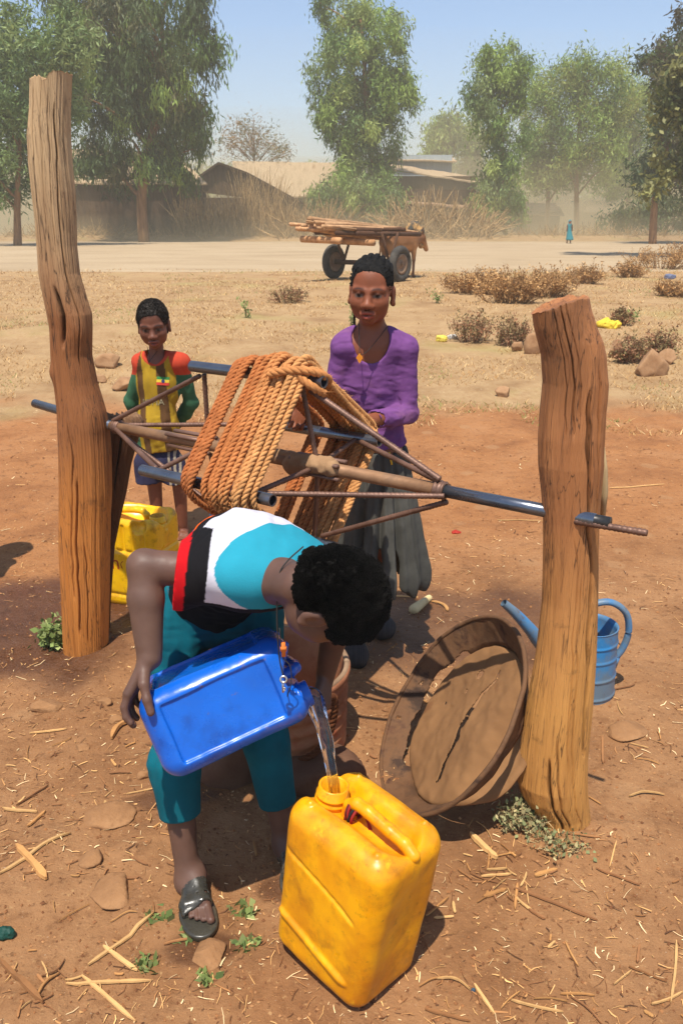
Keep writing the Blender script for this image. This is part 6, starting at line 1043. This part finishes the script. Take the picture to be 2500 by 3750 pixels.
LST = [((0, 3205), (260, 3055), 26, 'longest straw stalk at the left edge crossing towards the boy\'s foot'), ((325, 3540), (560, 3350), 26, 'long pale stalk pointing up at the sandal'), ((245, 3605), (555, 3600), 22, 'horizontal pale stalk at the bottom left'), ((300, 3580), (500, 3745), 24, 'pale stalk slanting down to the bottom edge'), ((0, 3520), (160, 3680), 34, 'broad brown splinter in the bottom left corner'), ((70, 3100), (165, 3230), 40, 'broad frayed wood chip at the left'), ((380, 3470), (505, 3560), 26, 'pale stick end under the long stalk'), ((100, 3030), (170, 2975), 20, 'yellow chip on the rock at left'), ((10, 2965), (140, 2975), 18, 'brown stick at the left edge'), ((60, 2955), (180, 2880), 10, 'thin dark twig at left'), ((110, 2690), (245, 2672), 12, 'thin pale stalk at left below the rocks'), ((410, 2710), (490, 2640), 30, 'curled maize husk by the blue jerrycan base'), ((1880, 3260), (2185, 3375), 22, 'longest splinter right of the front jerrycan'), ((1770, 3290), (1850, 3260), 26, 'grey wood chip in the chip pile'), ((1760, 3215), (1870, 3205), 14, 'pale chip in the chip pile'), ((1780, 3190), (1855, 3185), 14, 'whitish bark piece in the chip pile'), ((1955, 3210), (2040, 3190), 26, 'broad brown chip at the right of the chip pile'), ((1720, 3060), (1820, 3150), 34, 'frayed wood bundle above the chip pile'), ((1935, 3335), (1995, 3370), 20, 'orange chip below the longest splinter'), ((2180, 3185), (2340, 3245), 16, 'forked brown stick at right'), ((1735, 3610), (1810, 3720), 22, 'pale double stick at the bottom'), ((1555, 3700), (1720, 3745), 22, 'brown stick at the bottom edge'), ((1870, 3670), (2060, 3710), 16, 'curved pale stick at the bottom'), ((1560, 3360), (1640, 3290), 14, 'dark twig beside the yellow jerrycan'), ((1600, 3590), (1720, 3630), 14, 'bent pale husk left of the thread ball'), ((2470, 3450), (2455, 3680), 16, 'upright pale stick at the right edge'), ((2380, 3680), (2500, 3640), 14, 'pale stick crossing near the right edge'), ((2300, 3545), (2440, 3600), 12, 'brown twig at lower right'), ((2245, 3610), (2310, 3560), 10, 'short pale stick at lower right'), ((2330, 3530), (2340, 3465), 18, 'short flat chip at lower right'), ((2230, 3180), (2255, 3085), 8, 'thin white stalk right of the short post'), ((2300, 2920), (2430, 2915), 12, 'white husk strip at the right'), ((2205, 2700), (2205, 2800), 14, 'small chip right of the short post'), ((2185, 2550), (2320, 2510), 10, 'dark stick by the watering can'), ((1440, 3160), (1050, 3040), 12, 'bamboo sliver in the boy\'s shade'), ((2230, 1790), (2430, 1775), 8, 'long thin stalk right of the short post'), ((1820, 1905), (1985, 1912), 6, 'thin stalk left of the short post at axle height'), ((1580, 2205), (1640, 2240), 20, 'husk beside the maize cob'), ((1430, 2185), (1530, 2192), 8, 'stalk under the skirt hem')]
for i, (a, b, w_, lb) in enumerate(LST):
    g0, g1 = G(*a), G(*b); s = g0[1]*cp/FPX*1.15; chip(g0, g1, w_*s*.8, 200+i, lb, None, th=.0035 if w_ < 30 else .008, curl=.18 if 'curl' in lb or 'husk' in lb else 0, col=CH[2] if 'pale' in lb or 'whit' in lb or 'stalk' in lb else None)
r = np.random.default_rng(9)
for i in range(160):
    q = r.random(); 
    if q < .38: px, py = r.uniform(0, 620), r.uniform(2650, 3740)
    elif q < .6: px, py = r.normal(1830, 110), r.normal(3200, 70)
    elif q < .85: px, py = r.uniform(1560, 2500), r.uniform(2500, 3740)
    else: px, py = r.uniform(300, 2500), r.uniform(2150, 3700)
    g0 = G(px, py)+A(0, 0, 0); an = r.random()*6.28; L = .02+.07*r.random()**2; g1 = g0+A(math.cos(an), math.sin(an), 0)*L
    chip(g0, g1, .002+.007*r.random()**2.5, 400+i, 'small wood chip scattered on the dirt in the foreground', 'small wood chips on the dirt', th=.0025, curl=.05*r.normal())
def scatter(name, label, n, fn, seed, col, wmul=1.0):
    r = np.random.default_rng(seed); x, y, L, W_ = fn(r, n); an = r.random(n)*2*np.pi; d = np.stack([np.cos(an), np.sin(an), r.normal(0, .10, n)], 1); s = np.stack([-d[:, 1], d[:, 0], r.normal(0, .2, n)], 1); c = np.stack([x, y, gz(x, y)+.003+.002*r.random(n)], 1); L = L[:, None]; W_ = W_[:, None]; k = r.normal(0, .18, (n, 1))
    m0 = c+s*L*k*.5; V = np.stack([c-d*L/2-s*W_/2, c-d*L/2+s*W_/2, m0+s*W_/2, c+d*L/2+s*W_*.3, c+d*L/2-s*W_*.3, m0-s*W_/2], 1).reshape(-1, 3); b = np.arange(n)[:, None]*6; F = np.concatenate([b+np.array([[0, 1, 2, 5]]), b+np.array([[5, 2, 3, 4]])]); cl = np.array(col)[r.integers(0, len(col), n)]*(.7+.6*r.random((n, 1))); tag(mk(name, V, F, M_chip, None, False, np.repeat(cl, 6, 0)), label, 'straw', kind='stuff')
def near_fn(r, n):
    y = np.exp(r.uniform(math.log(1.0), math.log(7.5), n)); x = r.uniform(-1, 1, n)*(.55*y+.4); k = (fbm(x*2.0, y*2.0, 0, 3, 77)+.18*(x < -.2)-.25*r.random(n)) > -.02; L = (.006+.030*r.random(n)**3)*(1+.15*y); return x[k], y[k], L[k], (.0009+.0018*r.random(n)**2)[k]*(1+.25*y[k])
def nf(r, n):
    x, y, L, W_ = near_fn(r, n); m = len(x); return x, y, L, W_
def scatter2(name, label, n, fn, seed, col):
    r = np.random.default_rng(seed); x, y, L, W_ = fn(r, n); scatter(name, label, len(x), lambda rr, k: (x, y, L, W_), seed+1, col)
scatter2('straw_litter', 'fine straw bits and chaff strewn over the dirt', 12500, near_fn, 11, [lin(214, 166, 106), lin(186, 136, 84), lin(120, 78, 46), lin(96, 62, 38), lin(232, 200, 150), lin(160, 112, 68)])
def crumb(n, seed):
    r = np.random.default_rng(seed); y = np.exp(r.uniform(math.log(1.0), math.log(6), n)); x = r.uniform(-1, 1, n)*(.55*y+.4); s = (.001+.0035*r.random(n)**3)*(1+.2*y); V0 = A((1, 0, 0), (-1, 0, 0), (0, 1, 0), (0, -1, 0), (0, 0, 1), (0, 0, -1)).reshape(6, 3); V = np.stack([x, y, gz(x, y)+s*.3], 1)[:, None]+V0[None]*(s[:, None]*(.6+.8*r.random((n, 6))))[:, :, None]; F0 = np.array([[0, 2, 4], [2, 1, 4], [1, 3, 4], [3, 0, 4]]); F = (np.arange(n)[:, None, None]*6+F0[None]).reshape(-1, 3); cl = np.array([lin(160, 110, 68), lin(140, 94, 58), lin(176, 128, 84), lin(120, 78, 48)])[r.integers(0, 4, n)]; tag(mk('dirt_crumbs', V.reshape(-1, 3), F, M_chip, None, False, np.repeat(cl, 6, 0)), 'small clods and grit on the dirt', 'grit', kind='stuff')
crumb(14000, 5)
def grass(n, seed):
    r = np.random.default_rng(seed); y = np.exp(r.uniform(math.log(6.2), math.log(23), n)); x = r.uniform(-1, 1, n)*(.50*y+1.0); d = fbm(x*.9, y*.9, 0, 4, 91)+.12*sstep(7, 12, y); k = (d > -.15) & (y > 6.6+.8*fbm(x*1.3, y*1.3, 0, 3, 51)); x, y, d = x[k], y[k], d[k]; m = len(x); z = gz(x, y); h = (.012+.045*r.random(m)**2)*(1+.02*y); an = r.random(m)*6.28; ln = .4+1.2*r.random(m); tip = np.stack([x+np.cos(an)*h*ln, y+np.sin(an)*h*ln, z+h*.8], 1); w_ = (.0028+.0030*r.random(m))*(.55+.07*y); an2 = r.random(m)*6.28; s = np.stack([np.cos(an2)*w_, np.sin(an2)*w_, 0*w_], 1); b = np.stack([x, y, z-.004], 1); V = np.stack([b-s, b+s, tip], 1).reshape(-1, 3); pal = np.array([lin(206, 168, 112), lin(184, 144, 92), lin(220, 188, 136), lin(172, 128, 76), lin(150, 108, 62)]); cl = pal[r.integers(0, 5, m)]; gm = (fbm(x*.5, y*.5, 0, 3, 95) > .22) & (r.random(m) < .35); cl[gm] = lin(128, 138, 70); tag(mk('dry_grass', V, np.arange(3*m).reshape(-1, 3), M_twig, None, False, np.repeat(cl*(.8+.4*r.random((m, 1))), 3, 0)), 'short dry straw coloured grass covering the field', 'grass', kind='stuff')
grass(70000, 6)
# ---------------------------------------------------------------- dust in the air
def haze():
    m = MB(); m.box((0, 145, 11.8), (320, 155, 13.2)); o = m.build('haze', None, None, False)
    hm = bpy.data.materials.new('dusty air'); hm.use_nodes = True; nt = hm.node_tree; nt.nodes.remove(nt.nodes['Principled BSDF'])
    v = node(nt, 'VolumePrincipled', Density=.0027, Anisotropy=-.1); v.inputs['Color'].default_value = (.93, .80, .62, 1); nt.links.new(v.outputs[0], nt.nodes['Material Output'].inputs['Volume'])
    o.data.materials.append(hm); tag(o, 'pale tan dust hanging in the air', 'haze', kind='stuff')
haze()
def low_dust():
    for hz, yc, ry, dn in ((4.8, 92, 48, .038), (8.5, 92, 46, .012), (13, 94, 42, .004), (20, 96, 42, .002)):
        hm = bpy.data.materials.new('road dust'); hm.use_nodes = True; nt = hm.node_tree; nt.nodes.remove(nt.nodes['Principled BSDF'])
        v = node(nt, 'VolumePrincipled', Density=dn, Anisotropy=-.3); v.inputs['Color'].default_value = (1, .77, .43, 1); nt.links.new(v.outputs[0], nt.nodes['Material Output'].inputs['Volume'])
        m = MB(); th = np.linspace(0, np.pi, 40); m.lathe([(max(math.sin(a), 1e-4), math.cos(a)) for a in th[::-1]], (0, 0, 0), None, 64); m.V[0] = m.V[0]*A(150, ry, hz)+A(0, yc, -1.3)
        o = m.build('haze', hm, None, False); tag(o, 'pale tan road dust hanging low over the far verge', 'haze', kind='stuff')
low_dust()
